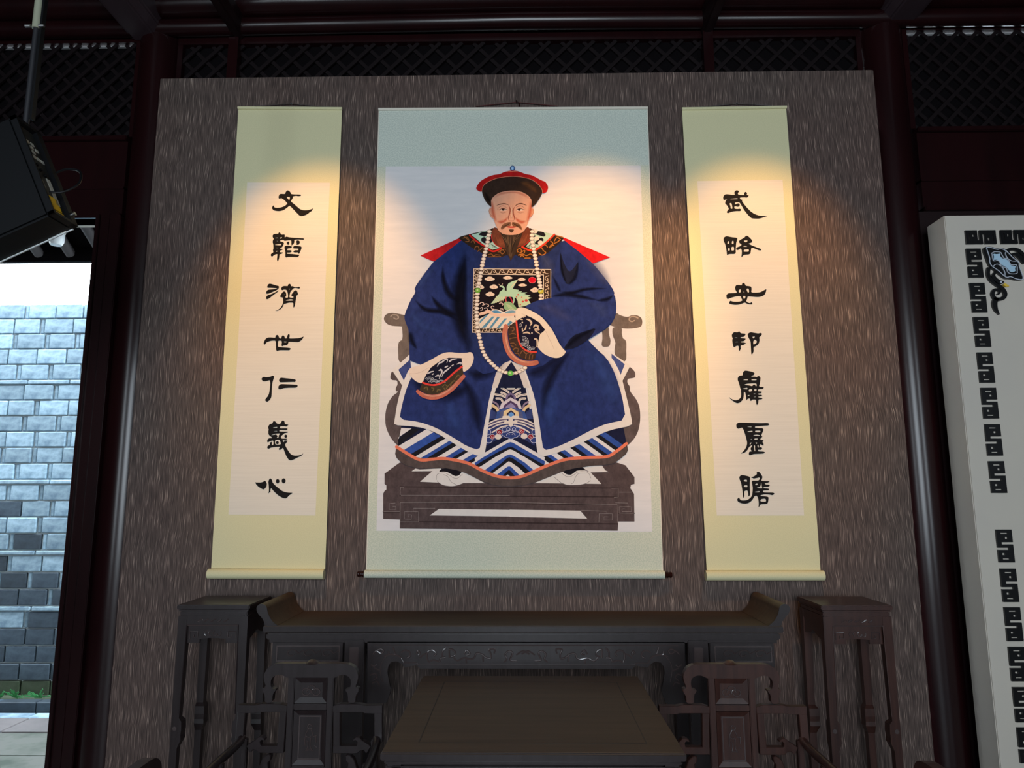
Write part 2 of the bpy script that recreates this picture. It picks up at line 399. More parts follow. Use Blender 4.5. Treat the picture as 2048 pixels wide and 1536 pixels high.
# little ferns at the foot of the brick wall
random.seed(11)
fern_l = ('small bright fern at the left foot of the brick wall', 'tiny bright fern with upright fronds beside the doorway kerb', 'largest spreading fern at the foot of the brick wall', 'small fern half hidden by the dark door frame')
for i, (px, py, sc) in enumerate(((2, 1388, .10), (30, 1397, .11), (78, 1396, .12), (114, 1396, .08))):
    c = uy(px, py, 2.09); base = Vector((c.x, 2.09, .0))
    t = thing('fern', base, fern_l[i], 'fern', 'ferns along the courtyard wall')
    for k in range(9):
        a = random.uniform(-1.4, 1.4); L = sc*random.uniform(.6, 1.1); yy = -random.uniform(.01, .06)
        P = [base+Vector((math.sin(a)*L*q*.9, yy*q, .01+math.cos(a)*L*(q-.35*q*q))) for q in (0, .33, .66, 1)]
        mb = MB()
        for j in range(3):
            d = (P[j+1]-P[j]).normalized(); s = Vector((d.z, 0, -d.x)).normalized()*(.010*(1-j*.25))
            mb.hexa([P[j]-s*.4, P[j]+s*.4, P[j+1]+s, P[j+1]-s], [q+Vector((0, .003, 0)) for q in (P[j]-s*.4, P[j]+s*.4, P[j+1]+s, P[j+1]-s)])
        mb.build('frond', M_leaf, t)

# ------------------------------------------------------------------ white display board on the right
BXL, BYF, BZT = 2.306, -.166, 3.112
bd = thing('display_board', (3.2, -.08, 0), 'thick white display board edged with black key-pattern pieces', 'board')
MB().box(BXL, 4.4, BYF, -.002, .02, BZT).build('board', M_white, bd, bevel=.004)
KEY = [(0,0),(1,0),(1,.385),(.28,.385),(.28,.455),(1,.455),(1,1),(0,1),(0,.62),(.72,.62),(.72,.555),(0,.555)]
KH = [[(.27,.10),(.75,.10),(.75,.135),(.27,.135)], [(.52,.225),(.72,.225),(.72,.285),(.52,.285)], [(.25,.72),(.45,.72),(.45,.78),(.25,.78)], [(.25,.88),(.70,.88),(.70,.912),(.25,.912)]]
kA = uy(1926, 499, BYF); kB = uy(1969, 557, BYF)
# world size of one key from the photo
k0 = uy(1929, 498.5, BYF); k1 = uy(1963, 556, BYF); kw = .0775; kh = k0.z-k1.z
kz = [uy(x, y, BYF).z for x, y in ((1931, 498.5), (1938, 567), (1945, 635), (1953, 705.5), (1960, 776), (1968, 849), (1976, 922.5), (1990, 1059), (1999, 1137), (2008, 1214), (2017, 1293), (2026, 1373.5), (2035, 1454))]
kx = k0.x+.002
kme = None
for i, zt in enumerate(kz):
    hh = kh*1.0
    mb = MB().prism([[(kx+u*kw, zt-v*hh) for u, v in KEY]]+[[(kx+u*kw, zt-v*hh) for u, v in h] for h in KH], XZ, BYF-.011, BYF)
    mb.build('key_piece', M_black, bd)
kt = uy(1932, 462, BYF).z
for i in range(9):
    x0 = uy(1928, 462, BYF).x+i*(kh+.0235)
    mb = MB().prism([[(x0+v*kh, kt-(1-u)*kw) for u, v in KEY]]+[[(x0+v*kh, kt-(1-u)*kw) for u, v in h] for h in KH], XZ, BYF-.011, BYF)
    if x0+kh < 4.35: mb.build('key_piece', M_black, bd)
OC = (1910, 450, 8.087)
def onb(P): return [(uy(a, b, BYF).x, uy(a, b, BYF).z) for a, b in P]
def ribbon(P, w, n=5):
    """flat tapered stroke outline: P points, w width(s)"""
    ws = w if isinstance(w, (list, tuple)) else [w]*len(P)
    Q = catmull([p+(q,) for p, q in zip(P, ws)], n)
    Lf, Rt = [], []
    for i, (x, y, q) in enumerate(Q):
        a = Q[max(i-1, 0)]; b = Q[min(i+1, len(Q)-1)]; dx, dy = b[0]-a[0], b[1]-a[1]; l = math.hypot(dx, dy) or 1
        nx, ny = -dy/l*q/2, dx/l*q/2
        Lf.append((x+nx, y+ny)); Rt.append((x-nx, y-ny))
    return Lf, Rt
def strip(mb, Lf, Rt, y0, y1):
    for i in range(len(Lf)-1):
        q = [Lf[i], Lf[i+1], Rt[i+1], Rt[i]]
        mb.hexa([(a, y0, b) for a, b in q], [(a, y1, b) for a, b in q])
orn = MB().prism(onb(chaikin(pts('432,372 560,362 650,395 740,385 830,420 920,520 1000,600 1020,700 1078,860 1075,900 980,908 870,880 790,880 740,850 640,770 560,700 520,660 490,580 440,450', OC), 1)), XZ, BYF-.014, BYF).build('corner_plaque', M_black, bd)
mb = MB(); P = pts('475,380 560,382 650,412 720,402 800,440 900,540 995,620 1008,690 1068,880 960,885 870,850 790,855 680,760 560,672 530,605 530,550 475,380', OC)
P = onb(P); Lf, Rt = ribbon(P, .0035, 4); strip(mb, Lf, Rt, BYF-.017, BYF-.013); mb.build('silver_line', M_silver, orn)
MB().prism(onb(chaikin(pts('580,480 640,490 700,478 690,520 740,565 800,570 840,620 860,665 905,685 950,680 930,720 945,765 870,785 830,740 800,700 705,655 690,600 640,575 585,585 600,530', OC), 2)), XZ, BYF-.018, BYF-.013).build('blue_inlay', M_ltblue, orn)
for s in ('560,470 610,452 700,460 725,500 760,555 800,555 835,600 860,650 900,665 950,660 970,700 970,760 960,800 860,805 815,770 790,710 720,690 700,640 660,590 600,600 575,560 560,470', '570,690 640,650 720,690 770,780 770,850', '800,430 780,480 820,560 890,600 990,600'):
    mb = MB(); Lf, Rt = ribbon(onb(pts(s, OC)), .0028, 4); strip(mb, Lf, Rt, BYF-.019, BYF-.013); mb.build('silver_line', M_silver, orn)
mb = MB(); Lf, Rt = ribbon(onb(pts('530,700 515,790 555,890 650,970 740,1030 790,1110 770,1180 690,1210 620,1190 590,1120 620,1060 690,1065 700,1110 660,1130', OC)), [.018,.018,.019,.019,.019,.020,.019,.018,.018,.018,.016,.013,.009,.006], 5); strip(mb, Lf, Rt, BYF-.013, BYF)
mb.build('swan_neck', M_black, bd)
mb = MB(); Lf, Rt = ribbon(onb(pts('650,1190 620,1270 640,1370 695,1455', OC)), [.022, .027, .02, .004], 6); strip(mb, Lf, Rt, BYF-.013, BYF); mb.build('swan_tail', M_black, bd)
mb = MB(); Lf, Rt = ribbon(onb(pts('640,760 600,830 640,900 700,935 770,930', OC)), [.008, .018, .024, .024, .006], 5); strip(mb, Lf, Rt, BYF-.013, BYF); hd = mb.build('swan_head', M_black, bd)
MB().prism(onb(pts('750,980 780,950 840,988 850,1005 800,1010', OC)), XZ, BYF-.014, BYF).build('beak', M_gold, hd)
MB().tube([(uy(*pts('715,937', OC)[0], BYF).x, BYF-.016, uy(*pts('715,937', OC)[0], BYF).z), (uy(*pts('715,937', OC)[0], BYF).x, BYF-.012, uy(*pts('715,937', OC)[0], BYF).z)], .005, 10).build('eye', M_silver, hd)
for nm, s, w in (('swan_neck', '800,430 890,400 1000,420 1100,510 1180,620 1230,700 1260,780', [.014,.016,.018,.019,.019,.018,.012]), ('swan_head', '860,500 950,480 1030,530 1070,580 1090,640', [.006, .016, .022, .022, .006])):
    mb = MB(); Lf, Rt = ribbon(onb(pts(s, OC)), w, 5); strip(mb, Lf, Rt, BYF-.013, BYF); mb.build(nm, M_black, bd)
# ------------------------------------------------------------------ altar table
AF, AB, AZ = -.438, -.03, 1.0225
K2 = (340, 1170, 6.827)
aL = uy(527, 1256, AF).x; aR = uy(1566, 1260, AF).x; AC = (aL+aR)/2; AH = (aR-aL)/2
al = thing('altar_table', (AC, (AF+AB)/2, 0), 'long dark altar table with upturned ends and carved apron below the scrolls', 'table')
MB().box(AC-AH, AC+AH, AF, AB, AZ-.032, AZ).build('tabletop', M_top, al, bevel=.004)
MB().box(AC-AH-.002, AC+AH+.002, AF-.003, AF+.02, AZ-.031, AZ-.0015).build('front_edge', M_wood, al, bevel=.004)
MB().box(AC-AH+.01, AC+AH-.01, AF+.008, AB-.005, AZ-.066, AZ-.036).build('moulding', M_wood, al, bevel=.006)
MB().box(AC-AH+.02, AC+AH-.02, AF+.03, AB-.01, AZ-.082, AZ-.062).build('waist', M_wood, al)
prof = [(uy(a, b, AF).x-aL, uy(a, b, AF).z) for a, b in chaikin(pts('1180,330 1192,282 1235,250 1290,258 1325,300 1330,345 1350,410 1390,480 1450,535 1480,552 1300,552 1290,500 1255,440 1205,390', K2), 2)]
zb = min(p[1] for p in prof); dz = AZ-.001-zb
for s in (-1, 1):
    P = [(AC+s*(-AH+p[0]) if s == 1 else AC-(-AH+p[0]), p[1]+dz) for p in prof]
    e = MB().prism(P, XZ, AF, AB-.005).build('upturned_end', M_top, al, smooth=True, bevel=0)
    MB().prism(P, XZ, AF-.003, AF+.004).build('end_face', M_wood, e)
# apron with keyhole spandrels
K5 = (700, 1180, 3.3032); AY = AF+.03
axc = uy(1051, 1290, AY).x
half = [(uy(a, b, AY).x, uy(a, b, AY).z) for a, b in pts('115,345 115,760 200,762 240,742 262,690 268,655 256,600 247,540 252,505 270,478 308,470 342,488 358,512 440,497 462,520 700,520', K5)]
half = [(min(x, axc), z) for x, z in half]
zt = AZ-.078
L = [(half[0][0], zt)]+half[1:]
loop = L+[(axc, L[-1][1])]+[(2*axc-x, z) for x, z in reversed(L)]
ap = MB().prism(loop, XZ, AY, AY+.022).build('apron', M_wood, al)
K7 = (730, 1260, 6.206)
carv = ['100,300 140,260 200,290 230,260 200,235 150,250', '350,210 360,250 375,290', '290,260 300,300 340,300', '450,280 500,250 550,270 560,320 520,345', '640,290 660,258 682,290 660,310', '680,345 720,310 760,290',
        '790,400 770,340 780,270 840,250 882,290 858,320', '790,400 850,372 920,392 940,352 1000,340', '960,335 965,262 1005,222', '1050,340 1050,240 1110,262 1120,310 1072,330', '1100,340 1150,380 1230,345 1310,362 1360,340 1380,292 1450,300 1500,340 1560,350 1560,290 1540,240 1612,236 1602,290', '1230,300 1260,250 1302,290 1262,312', '1460,300 1466,390', '1255,350 1256,410',
        '1720,400 1760,360 1740,300 1790,260 1832,290 1802,370 1880,382', '1880,310 1960,262 2040,300', '240,330 300,305 400,315 450,345', '70,430 110,450 140,430', '110,470 180,500', '60,560 120,540 150,580 110,620', '90,660 150,640 180,690']
bz = [('480,408 640,408 690,432 1300,432 2060,436', .0028)]
def carve(lst, pl, par, r, mir=True):
    for s in lst:
        P = catmull([(uy(a, b, pl).x, uy(a, b, pl).z) for a, b in pts(s, K7)], 4)
        MB().tube([(x, pl-.001, z) for x, z in P], r, 6).build('carving', M_carve, par, smooth=True)
        if mir: MB().tube([(2*axc-x, pl-.001, z) for x, z in P], r, 6).build('carving', M_carve, par, smooth=True)
carve(carv, AY, ap, .0042)
carve([bz[0][0]], AY, ap, .002)
P = pts('240,330 300,300 380,298 440,330 470,380', K7)
carve(['215,640 190,520 200,420 260,330 330,300 400,310 450,350 480,405', '110,188 700,188 2060,192'], AY, ap, .0022)
# posts and end panels
x0 = L[0][0]
for s in (-1, 1):
    m = lambda v: v if s < 0 else 2*axc-v
    xa, xb = sorted((m(x0-.105), m(x0-.012)))
    for yy in (AF+.02, AB-.08):
        MB().box(xa, xb, yy, yy+.05, 0, AZ-.07).build('leg', M_wood, al, bevel=.004)
    MB().box(xa+.025, xb-.025, AF+.014, AF+.03, AZ-.20, AZ-.10).build('leg_panel', M_carve, al, bevel=.003)
    xe = AC+s*(AH-.035)
    xa, xb = sorted((xe, m(x0-.115)))
    zl = uy(1450, 1336, AY).z
    e = MB().box(xa, xb, AY, AY+.022, zl, AZ-.078).build('end_apron', M_wood, al, bevel=.003)
    fr = [[(xa+.02, zl+.025), (xb-.012, zl+.025), (xb-.012, AZ-.095), (xa+.02, AZ-.095)], [(xa+.026, zl+.031), (xb-.018, zl+.031), (xb-.018, AZ-.101), (xa+.026, AZ-.101)]]
    MB().prism(fr, XZ, AY-.003, AY).build('panel_moulding', M_carve, e)
    w = xb-xa; zc = (zl+AZ-.07)/2
    for q in (.28, .52, .78):
        cx = xa+w*q
        sp = [(cx+.03*math.cos(a)*(1-a/9), zc+.02*math.sin(a)*(1-a/9)) for a in [k*.5 for k in range(13)]]
        MB().tube([(x, AY-.001, z) for x, z in sp], .0028, 6).build('carving', M_carve, e, smooth=True)
        MB().tube([(cx+.03, AY-.001, zc), (cx+.055, AY-.001, zc+.014), (cx+.06, AY-.001, zc-.012)], .0028, 6).build('carving', M_carve, e, smooth=True)
    MB().box(min(m(x0-.1), m(x0-.02)), max(m(x0-.1), m(x0-.02)), AF+.03, AB-.04, .12, .15).build('stretcher', M_wood, al)

# ------------------------------------------------------------------ flower stands
def stand(cx, cy, zt, w, label, m):
    d = .150
    t = thing('flower_stand', (cx, cy, 0), label, 'stand', 'tall flower stands flanking the altar table')
    MB().box(cx-w, cx+w, cy-d, cy+d, zt-.022, zt).build('top', m, t, bevel=.004)
    MB().box(cx-w+.008, cx+w-.008, cy-d+.008, cy+d-.008, zt-.03, zt-.024).build('moulding', m, t)
    MB().box(cx-w+.012, cx+w-.012, cy-d+.012, cy+d-.012, zt-.052, zt-.03).build('waist', m, t, bevel=.004)
    iw, idp = w-.008, d-.008; lw = .042
    for sx in (-1, 1):
        for sy in (-1, 1):
            x1 = cx+sx*iw; y1 = cy+sy*idp
            def sq(z, q, ox=0): return [(x1, y1, z), (x1-sx*(q+ox), y1, z), (x1-sx*(q+ox), y1-sy*(q+ox), z), (x1, y1-sy*(q+ox), z)]
            prof_ = [(zt-.052, lw), (.60, lw*.82), (.585, lw*1.1), (.55, lw*1.15), (.525, lw*1.1), (.505, lw*1.15), (.485, lw*.95), (.47, lw*.8), (.0, lw*.75)]
            v = []; f = []
            for z_, q in prof_: v += sq(z_, q)
            n = len(prof_)
            for i in range(n-1):
                for k in range(4): f.append((i*4+k, i*4+(k+1) % 4, i*4+4+(k+1) % 4, i*4+4+k))
            f += [(0, 1, 2, 3), tuple(range((n-1)*4, n*4))]
            lg = MB().add(v, f).build('leg', m, t)
            if sy < 0:
                MB().tube([(x1-sx*.018, y1-.003, .555), (x1-sx*.018, y1+.001, .555)], .010, 14).build('rosette', M_carve, lg, smooth=True)
                MB().tube([(x1-sx*(lw+.001), y1-.001, zt-.09), (x1-sx*lw*.84, y1-.001, .62)], .0025, 6).build('bead', m, lg)
    for sy in (-1, 1):
        y0 = cy+sy*(idp-.002); ya, yb = sorted((y0, y0-sy*.02))
        a = MB().box(cx-iw+.02, cx+iw-.02, ya, yb, zt-.092, zt-.05).build('apron', m, t)
        fz = zt-.098
        fx = iw-lw
        yv = sorted((y0-sy*.008, y0-sy*.02))
        # fretwork panel with two key squares
        fr = [(-fx, fz), (fx, fz), (fx, fz-.078), (fx-.062, fz-.078), (fx-.062, fz-.060), (.02, fz-.056), (-.02, fz-.056), (-fx+.062, fz-.060), (-fx+.062, fz-.078), (-fx, fz-.078)]
        p_ = MB().prism([(cx+u, v) for u, v in fr], XZ, yv[0], yv[1]).build('fret_panel', m, t)
        if sy < 0:
            for s in (-1, 1):
                kx0 = cx+s*(fx-.034)
                K = [(-.020, -.058), (-.020, -.026), (.018, -.026), (.018, -.052), (0, -.052), (0, -.040)]
                MB().tube([(kx0+s*u*-1, yv[0]-.002, fz+v) for u, v in K], .0026, 5).build('key_carving', M_carve, p_)
            for k in range(4):
                cxx = cx-.03+k*.02
                MB().tube([(cxx+.009*math.cos(q), yv[0]-.001, fz-.034+.012*math.sin(q)) for q in [j*.6+k for j in range(8)]], .002, 5).build('carving', M_carve, p_, smooth=True)
            for k in range(5):
                cxx = cx-.06+k*.03
                MB().tube([(cxx+.012*math.cos(q), y0-.001, zt-.072+.006*math.sin(q*1.3)) for q in [j*.6+k for j in range(9)]], .0022, 5).build('carving', M_carve, a, smooth=True)
            MB().tube([(cx-fx, y0-.001, zt-.094), (cx+fx, y0-.001, zt-.094)], .003, 6).build('bead', M_carve, a)
    for sx in (-1, 1):
        x0 = cx+sx*(iw-.002); xa, xb = sorted((x0, x0-sx*.02))
        MB().box(xa, xb, cy-idp+.02, cy+idp-.02, zt-.092, zt-.05).build('apron', m, t)
        fy = idp-lw
        fr = [(-fy, zt-.092), (fy, zt-.092), (fy, zt-.165), (fy-.05, zt-.155), (0, zt-.135), (-fy+.05, zt-.155), (-fy, zt-.165)]
        MB().prism([(cy+u, v) for u, v in fr], lambda u, v, d: (d, u, v), xa+.004, xb-.004).build('fret_panel', m, t)
        MB().box(xa+.004, xb-.004, cy-idp+.02, cy+idp-.02, .16, .19).build('stretcher', m, t)
    MB().box(cx-iw+.02, cx+iw-.02, cy-idp+.004, cy-idp+.02, .16, .19).build('stretcher', m, t)
    MB().box(cx-iw+.02, cx+iw-.02, cy+idp-.02, cy+idp-.004, .16, .19).build('stretcher', m, t)
stand(-1.455, -.25, 1.109, .174, 'tall dark flower stand left of the altar table', M_wood)
stand(1.569, -.262, 1.109, .166, 'tall reddish flower stand right of the altar table', M_red)

# ------------------------------------------------------------------ square table
tx0, tx1, ty0, ty1, tz = -.430, .520, -1.486, -.553, .8297
tb = thing('square_table', ((tx0+tx1)/2, (ty0+ty1)/2, 0), 'square dark wooden table with brown top between the two armchairs', 'table')
tt = MB().box(tx0, tx1, ty0, ty1, tz-.026, tz).build('tabletop', M_top, tb, bevel=.004)
i0 = .105
fr = [[(tx0+i0, ty0+i0*.8), (tx1-i0, ty0+i0*.8), (tx1-i0, ty1-i0), (tx0+i0, ty1-i0)], [(tx0+i0+.003, ty0+i0*.8+.003), (tx1-i0-.003, ty0+i0*.8+.003), (tx1-i0-.003, ty1-i0-.003), (tx0+i0+.003, ty1-i0-.003)]]
MB().prism(fr, lambda u, v, d: (u, v, d), tz-.001, tz+.0006).build('inlay_line', M_line, tt)
for nm, a, b, c, d in (('edge', tx0-.002, tx1+.002, ty0-.003, ty0+.02), ('edge', tx0-.002, tx1+.002, ty1-.02, ty1+.003)):
    MB().box(a, b, c, d, tz-.025, tz-.0015).build(nm, M_wood, tb, bevel=.004)
MB().box(tx0+.008, tx1-.008, ty0+.01, ty1-.01, tz-.040, tz-.028).build('moulding', M_wood, tb, bevel=.004)
MB().box(tx0+.018, tx1-.018, ty0+.03, ty1-.03, tz-.07, tz-.038).build('waist', M_wood, tb)
for yy in (ty0+.012, ty1-.03): MB().box(tx0+.03, tx1-.03, yy, yy+.018, tz-.16, tz-.046).build('apron', M_wood, tb, bevel=.003)
for xx in (tx0+.012, tx1-.03): MB().box(xx, xx+.018, ty0+.03, ty1-.03, tz-.16, tz-.046).build('apron', M_wood, tb, bevel=.003)
for xx in (tx0+.012, tx1-.067):
    for yy in (ty0+.012, ty1-.067): MB().box(xx, xx+.055, yy, yy+.055, 0, tz-.04).build('leg', M_wood, tb, bevel=.006)

# ------------------------------------------------------------------ armchairs
CY = -.85; K4 = (560, 1320, 7.1115)
cxw = uy(624, 1360, CY).x
def cl(s): return [(uy(a, b, CY).x-cxw, uy(a, b, CY).z) for a, b in pts(s, K4)]
def make_chair(m, label):
    t = thing('armchair', (0, 0, 0), label, 'chair', 'carved wooden armchairs')
    def P(loops, name, y0=-.014, y1=.014, mm=None, par=None, mirror=True, bev=.0025):
        ls = loops if isinstance(loops[0], list) else [loops]
        o = MB().prism(ls, XZ, y0, y1).build(name, mm or m, par or t, bevel=bev, seg=1)
        if mirror: MB().prism([[(-x, z) for x, z in l] for l in ls], XZ, y0, y1).build(name, mm or m, par or t, bevel=bev, seg=1)
        return o
    h = cl('900,38 1000,50 1070,90 1115,160 1127,230 1108,310 1088,352 1096,385 1130,386 1126,440 1092,482 1082,592 980,592 980,470 945,422 946,402 1000,396 1020,340 1022,280 1000,232 942,196 870,200 800,234 778,238')
    h = chaikin(h, 1, .2, closed=False)
    zt_ = h[0][1]; zb_ = h[-1][1]
    P(h+[(-x, z) for x, z in reversed(h)], 'crest_rail', mirror=False, y0=-.016, y1=.016)
    MB().tube([(0, -.0, zt_-.002), (0, -.0, zt_+.012)], [.03, .012], 14).build('crest_boss', m, t, smooth=True)
    zs = .40
    zR1 = cl('455,612')[0][1]; zR2 = cl('455,702')[0][1]; zR3 = cl('455,1495')[0][1]
    for s in (-1, 1): MB().box(min(s*.067, s*.092), max(s*.067, s*.092), -.015, .015, .47, zb_+.004).build('splat_stile', m, t, bevel=.003)
    MB().box(-.067, .067, -.012, .012, zR2, zR1).build('splat_rail', m, t, bevel=.003)
    MB().box(-.067, .067, -.012, .012, zR3-.03, zR3).build('splat_rail', m, t, bevel=.003)
    def panel(z0, z1, x1, b, name):
        # bevelled picture-frame moulding round a sunk panel
        o = [(-x1, z0), (x1, z0), (x1, z1), (-x1, z1)]; i = [(-x1+b, z0+b), (x1-b, z0+b), (x1-b, z1-b), (-x1+b, z1-b)]
        v = [(a, -.010, c) for a, c in o]+[(a, -.002, c) for a, c in i]
        v += [(a, .008, c) for a, c in o]+[(a, .008, c) for a, c in i]
        f = []
        for k in range(4):
            j = (k+1) % 4; f += [(k, j, j+4, k+4), (k+8, k+12, j+12, j+8), (k, k+8, j+8, j), (k+4, j+4, j+12, k+12)]
        MB().add(v, f).build('panel_frame', m, t)
        return MB().box(-x1+b-.001, x1-b+.001, -.0035, .006, z0+b-.001, z1-b+.001).build(name, m, t)
    p1 = panel(zR1+.003, zb_-.002, .065, .021, 'carved_panel')
    zc = (zR1+zb_)/2
    cloud = [(-.0, .019), (.012, .014), (.016, .006), (.030, .004), (.036, -.008), (.028, -.018), (.014, -.019), (.006, -.010)]
    for s in (-1, 1):
        C = catmull([(s*x, zc+z) for x, z in cloud], 4)
        MB().tube([(x, -.005, z) for x, z in C], .0022, 6).build('cloud_carving', M_carve, p1, smooth=True)
        C = catmull([(0, zc-.012), (s*.004, zc+.002), (s*.014, zc+.003), (s*.018, zc-.006)], 4)
        MB().tube([(x, -.005, z) for x, z in C], .0022, 6).build('cloud_carving', M_carve, p1, smooth=True)
    p2 = panel(zR3+.002, zR2-.002, .065, .019, 'carved_panel')
    z0 = (zR3+zR2)/2
    MB().prism([[(-.044, zR3+.023), (.044, zR3+.023), (.044, zR2-.023), (-.044, zR2-.023)], [(-.040, zR3+.027), (.040, zR3+.027), (.040, zR2-.027), (-.040, zR2-.027)]], XZ, -.0055, -.002).build('panel_bead', M_carve, p2)
    fig = ['-0.002,.050 .008,.045 .006,.034 -.006,.034 -.008,.044 -.002,.050', '-.004,.032 -.014,.015 -.018,-.01 -.016,-.03', '.004,.032 .012,.015 .016,.005 .03,.008', '-.016,.006 -.004,.0 .006,.006', '-.012,-.012 -.004,-.02 -.008,-.045', '.006,.0 .004,-.03 .012,-.048', '-.014,-.05 0,-.046 .016,-.05', '.026,.006 .026,-.02', '.02,-.03 .03,-.038']
    for s in fig:
        C = catmull([(a, z0+b) for a, b in pts(s)], 4)
        MB().tube([(x, -.0045, z) for x, z in C], .0022, 6).build('figure_carving', M_carve, p2, smooth=True)
    # side wings
    w = cl('765,640 860,612 980,612 1130,612 1230,634 1465,628 1465,742 1350,748 1210,745 1190,732 865,730 765,730')
    P(w, 'wing_top_rail')
    P(cl('765,722 866,722 866,1215 765,1215'), 'wing_stile')
    P(cl('1350,735 1466,735 1466,1160 1350,1160'), 'wing_stile')
    hook = cl('765,1205 1100,1205 1112,1150 1092,1126 1046,1136 1052,1108 1100,1080 1142,1086 1182,1130 1222,1155 1300,1210 1252,1300 1230,1306 1200,1262 1140,1280 1110,1310 765,1310')
    P(hook, 'cloud_bracket')
    P(cl('940,1342 980,1325 1012,1345 1062,1390 1078,1440 1112,1550 1190,1700 1190,1760 1020,1760 960,1540 976,1450 945,1420'), 'cloud_bracket')
    # arms, posts, seat, legs
    xo = w[5][0]; za = cl('1400,1155')[0][1]
    for s in (-1, 1):
        xa = s*(xo-.02)
        P_ = catmull([(xa, 0, za+.012), (xa+s*.006, -.06, za-.004), (xa+s*.014, -.2, za-.012), (xa+s*.02, -.40, za-.02), (xa+s*.02, -.43, za-.045)], 5)
        MB().tube(P_, .0165, 10).build('armrest', m, t, smooth=True)
        MB().box(min(xa, xa-s*.022), max(xa, xa-s*.022), -.013, .013, .42, za+.01).build('back_post', m, t, bevel=.003)
        MB().box(xa-.012, xa+.012, -.215, -.19, .47, za-.012).build('arm_post', m, t, bevel=.003)
        MB().tube([(xa+s*.02, -.425, .47), (xa+s*.02, -.425, za-.03)], .014, 8).build('arm_post', m, t, smooth=True)
        for yy in (0, -.43): MB().box(xa-.022, xa+.022, yy-.022, yy+.022, 0, .44).build('leg', m, t, bevel=.004)
        MB().box(xa-.01, xa+.01, -.42, 0, .10, .14).build('stretcher', m, t)
    MB().box(-xo-.005, xo+.005, -.47, .02, .44, .475).build('seat', m, t, bevel=.006)
    MB().box(-xo+.02, xo-.02, -.445, -.43, .36, .44).build('seat_apron', m, t, bevel=.003)
    MB().box(-xo+.02, xo-.02, -.44, -.42, .06, .09).build('stretcher', m, t)
    return t
ch = make_chair(M_wood, 'dark carved armchair left of the square table')
ch.location = (cxw, CY, 0)
c2x = uy(1461, 1360, CY).x
chr_ = make_chair(M_red, 'reddish carved armchair right of the square table')
chr_.location = (c2x, CY, 0)
s1 = copy_thing(ch, (-.96, -2.03, 0), PI/2, 'armchair facing right at the lower left edge, only its crest showing')
s2 = copy_thing(chr_, (1.05, -2.03, 0), -PI/2, 'armchair facing left at the lower right edge, only its crest showing')

# ------------------------------------------------------------------ stage light on its ceiling pipe
DY = -1.5; DB = DY+.135
A_, B_, C_ = uy(20, 233, DY), uy(91, 412, DY), uy(0, 494, DY)
hdir = Vector((A_.x-B_.x, 0, A_.z-B_.z)); H = hdir.length; hdir.normalize()
adir = Vector((-hdir.z, 0, hdir.x)); adir = -adir if adir.x > 0 else adir          # points left-down, away from the rear plate
def dl(h, a, y): q = Vector((B_.x, 0, B_.z))+hdir*h+adir*a; return (q.x, y, q.z)
sl = thing('stage_light', (A_.x, (DY+DB)/2, B_.z), 'black boxy stage light tilted on a ceiling pipe with yellow warning sticker', 'stage light')
LN = .42
outer = [(-.036, .0), (-.036, LN), (H, LN), (H, 0)]
ho = MB().prism(outer, lambda u, v, d: dl(u, v, d), DY, DB).build('housing', M_plastic, sl, bevel=.008)
# rear plate frame rim standing proud, with the recessed control plate
def rear(h, y, a): return dl(h, a, y)
def rbox(h0, h1, y0, y1, a0, a1): 
    return MB().hexa([rear(h0, y0, a0), rear(h1, y0, a0), rear(h1, y1, a0), rear(h0, y1, a0)], [rear(h0, y0, a1), rear(h1, y0, a1), rear(h1, y1, a1), rear(h0, y1, a1)])
for q in ((-.036, -.024, DY, DB), (H-.015, H, DY, DB), (-.036, H, DY, DY+.008), (-.036, H, DB-.03, DB)):
    rbox(q[0], q[1], q[2], q[3], -.02, .002).build('rim', M_plastic, ho)
pl_ = rbox(-.024, H-.015, DY+.006, DB-.03, -.003, .001).build('control_plate', M_plate, sl)
yw = DB-.036-DY
def mark(name, h0, h1, f0, f1, m): rbox(h0, h1, DY+.008+f0*yw, DY+.008+f1*yw, -.0055, -.0025).build(name, m, pl_)
for h0, f0 in ((.80, .30), (.80, .55), (.745, .15), (.745, .42), (.745, .70), (.69, .42), (.63, .10), (.63, .36), (.63, .58), (.63, .80)):
    mark('button', (h0-.035)*H, h0*H, f0, f0+.16, M_print)
for h0 in (.86, .82, .77): mark('button', (h0-.02)*H, h0*H, .02, .08, M_print)
mark('printed_label', .10*H, .40*H, .66, .86, M_print)
mark('printed_label', .24*H, .34*H, .28, .34, M_print)
mark('warning_sticker', .02*H, .17*H, .36, .80, M_yellow)
mark('warning_sticker', -.06*H, .005*H, .42, .86, M_yellow)
for q in ((.46, .45), (.42, .62), (.50, .3)):
    c = Vector(rear(q[0]*H, DY+.008+q[1]*yw, -.004)); MB().tube([c, c-adir*.008], .006, 10).build('socket', M_plastic, pl_, smooth=True)
cab = catmull([rear(.20*H, DY+.045, -.01), rear(.17*H, DY+.06, -.05), rear(.24*H, DY+.09, -.10), rear(.42*H, DB-.01, -.105), rear(.52*H, DB, -.06), rear(.53*H, DB, -.015)], 6)
MB().tube(cab, .0042, 8).build('power_cable', M_plastic, sl, smooth=True)
c = Vector(rear(.03*H, DB-.01, -.02)); MB().tube([c, c-adir*.012], .008, 10).build('bolt', M_steel, sl, smooth=True)
rbox(-.040, -.036, DB-.004, DB+.001, 0, LN).build('glass_edge', M_glass, sl)
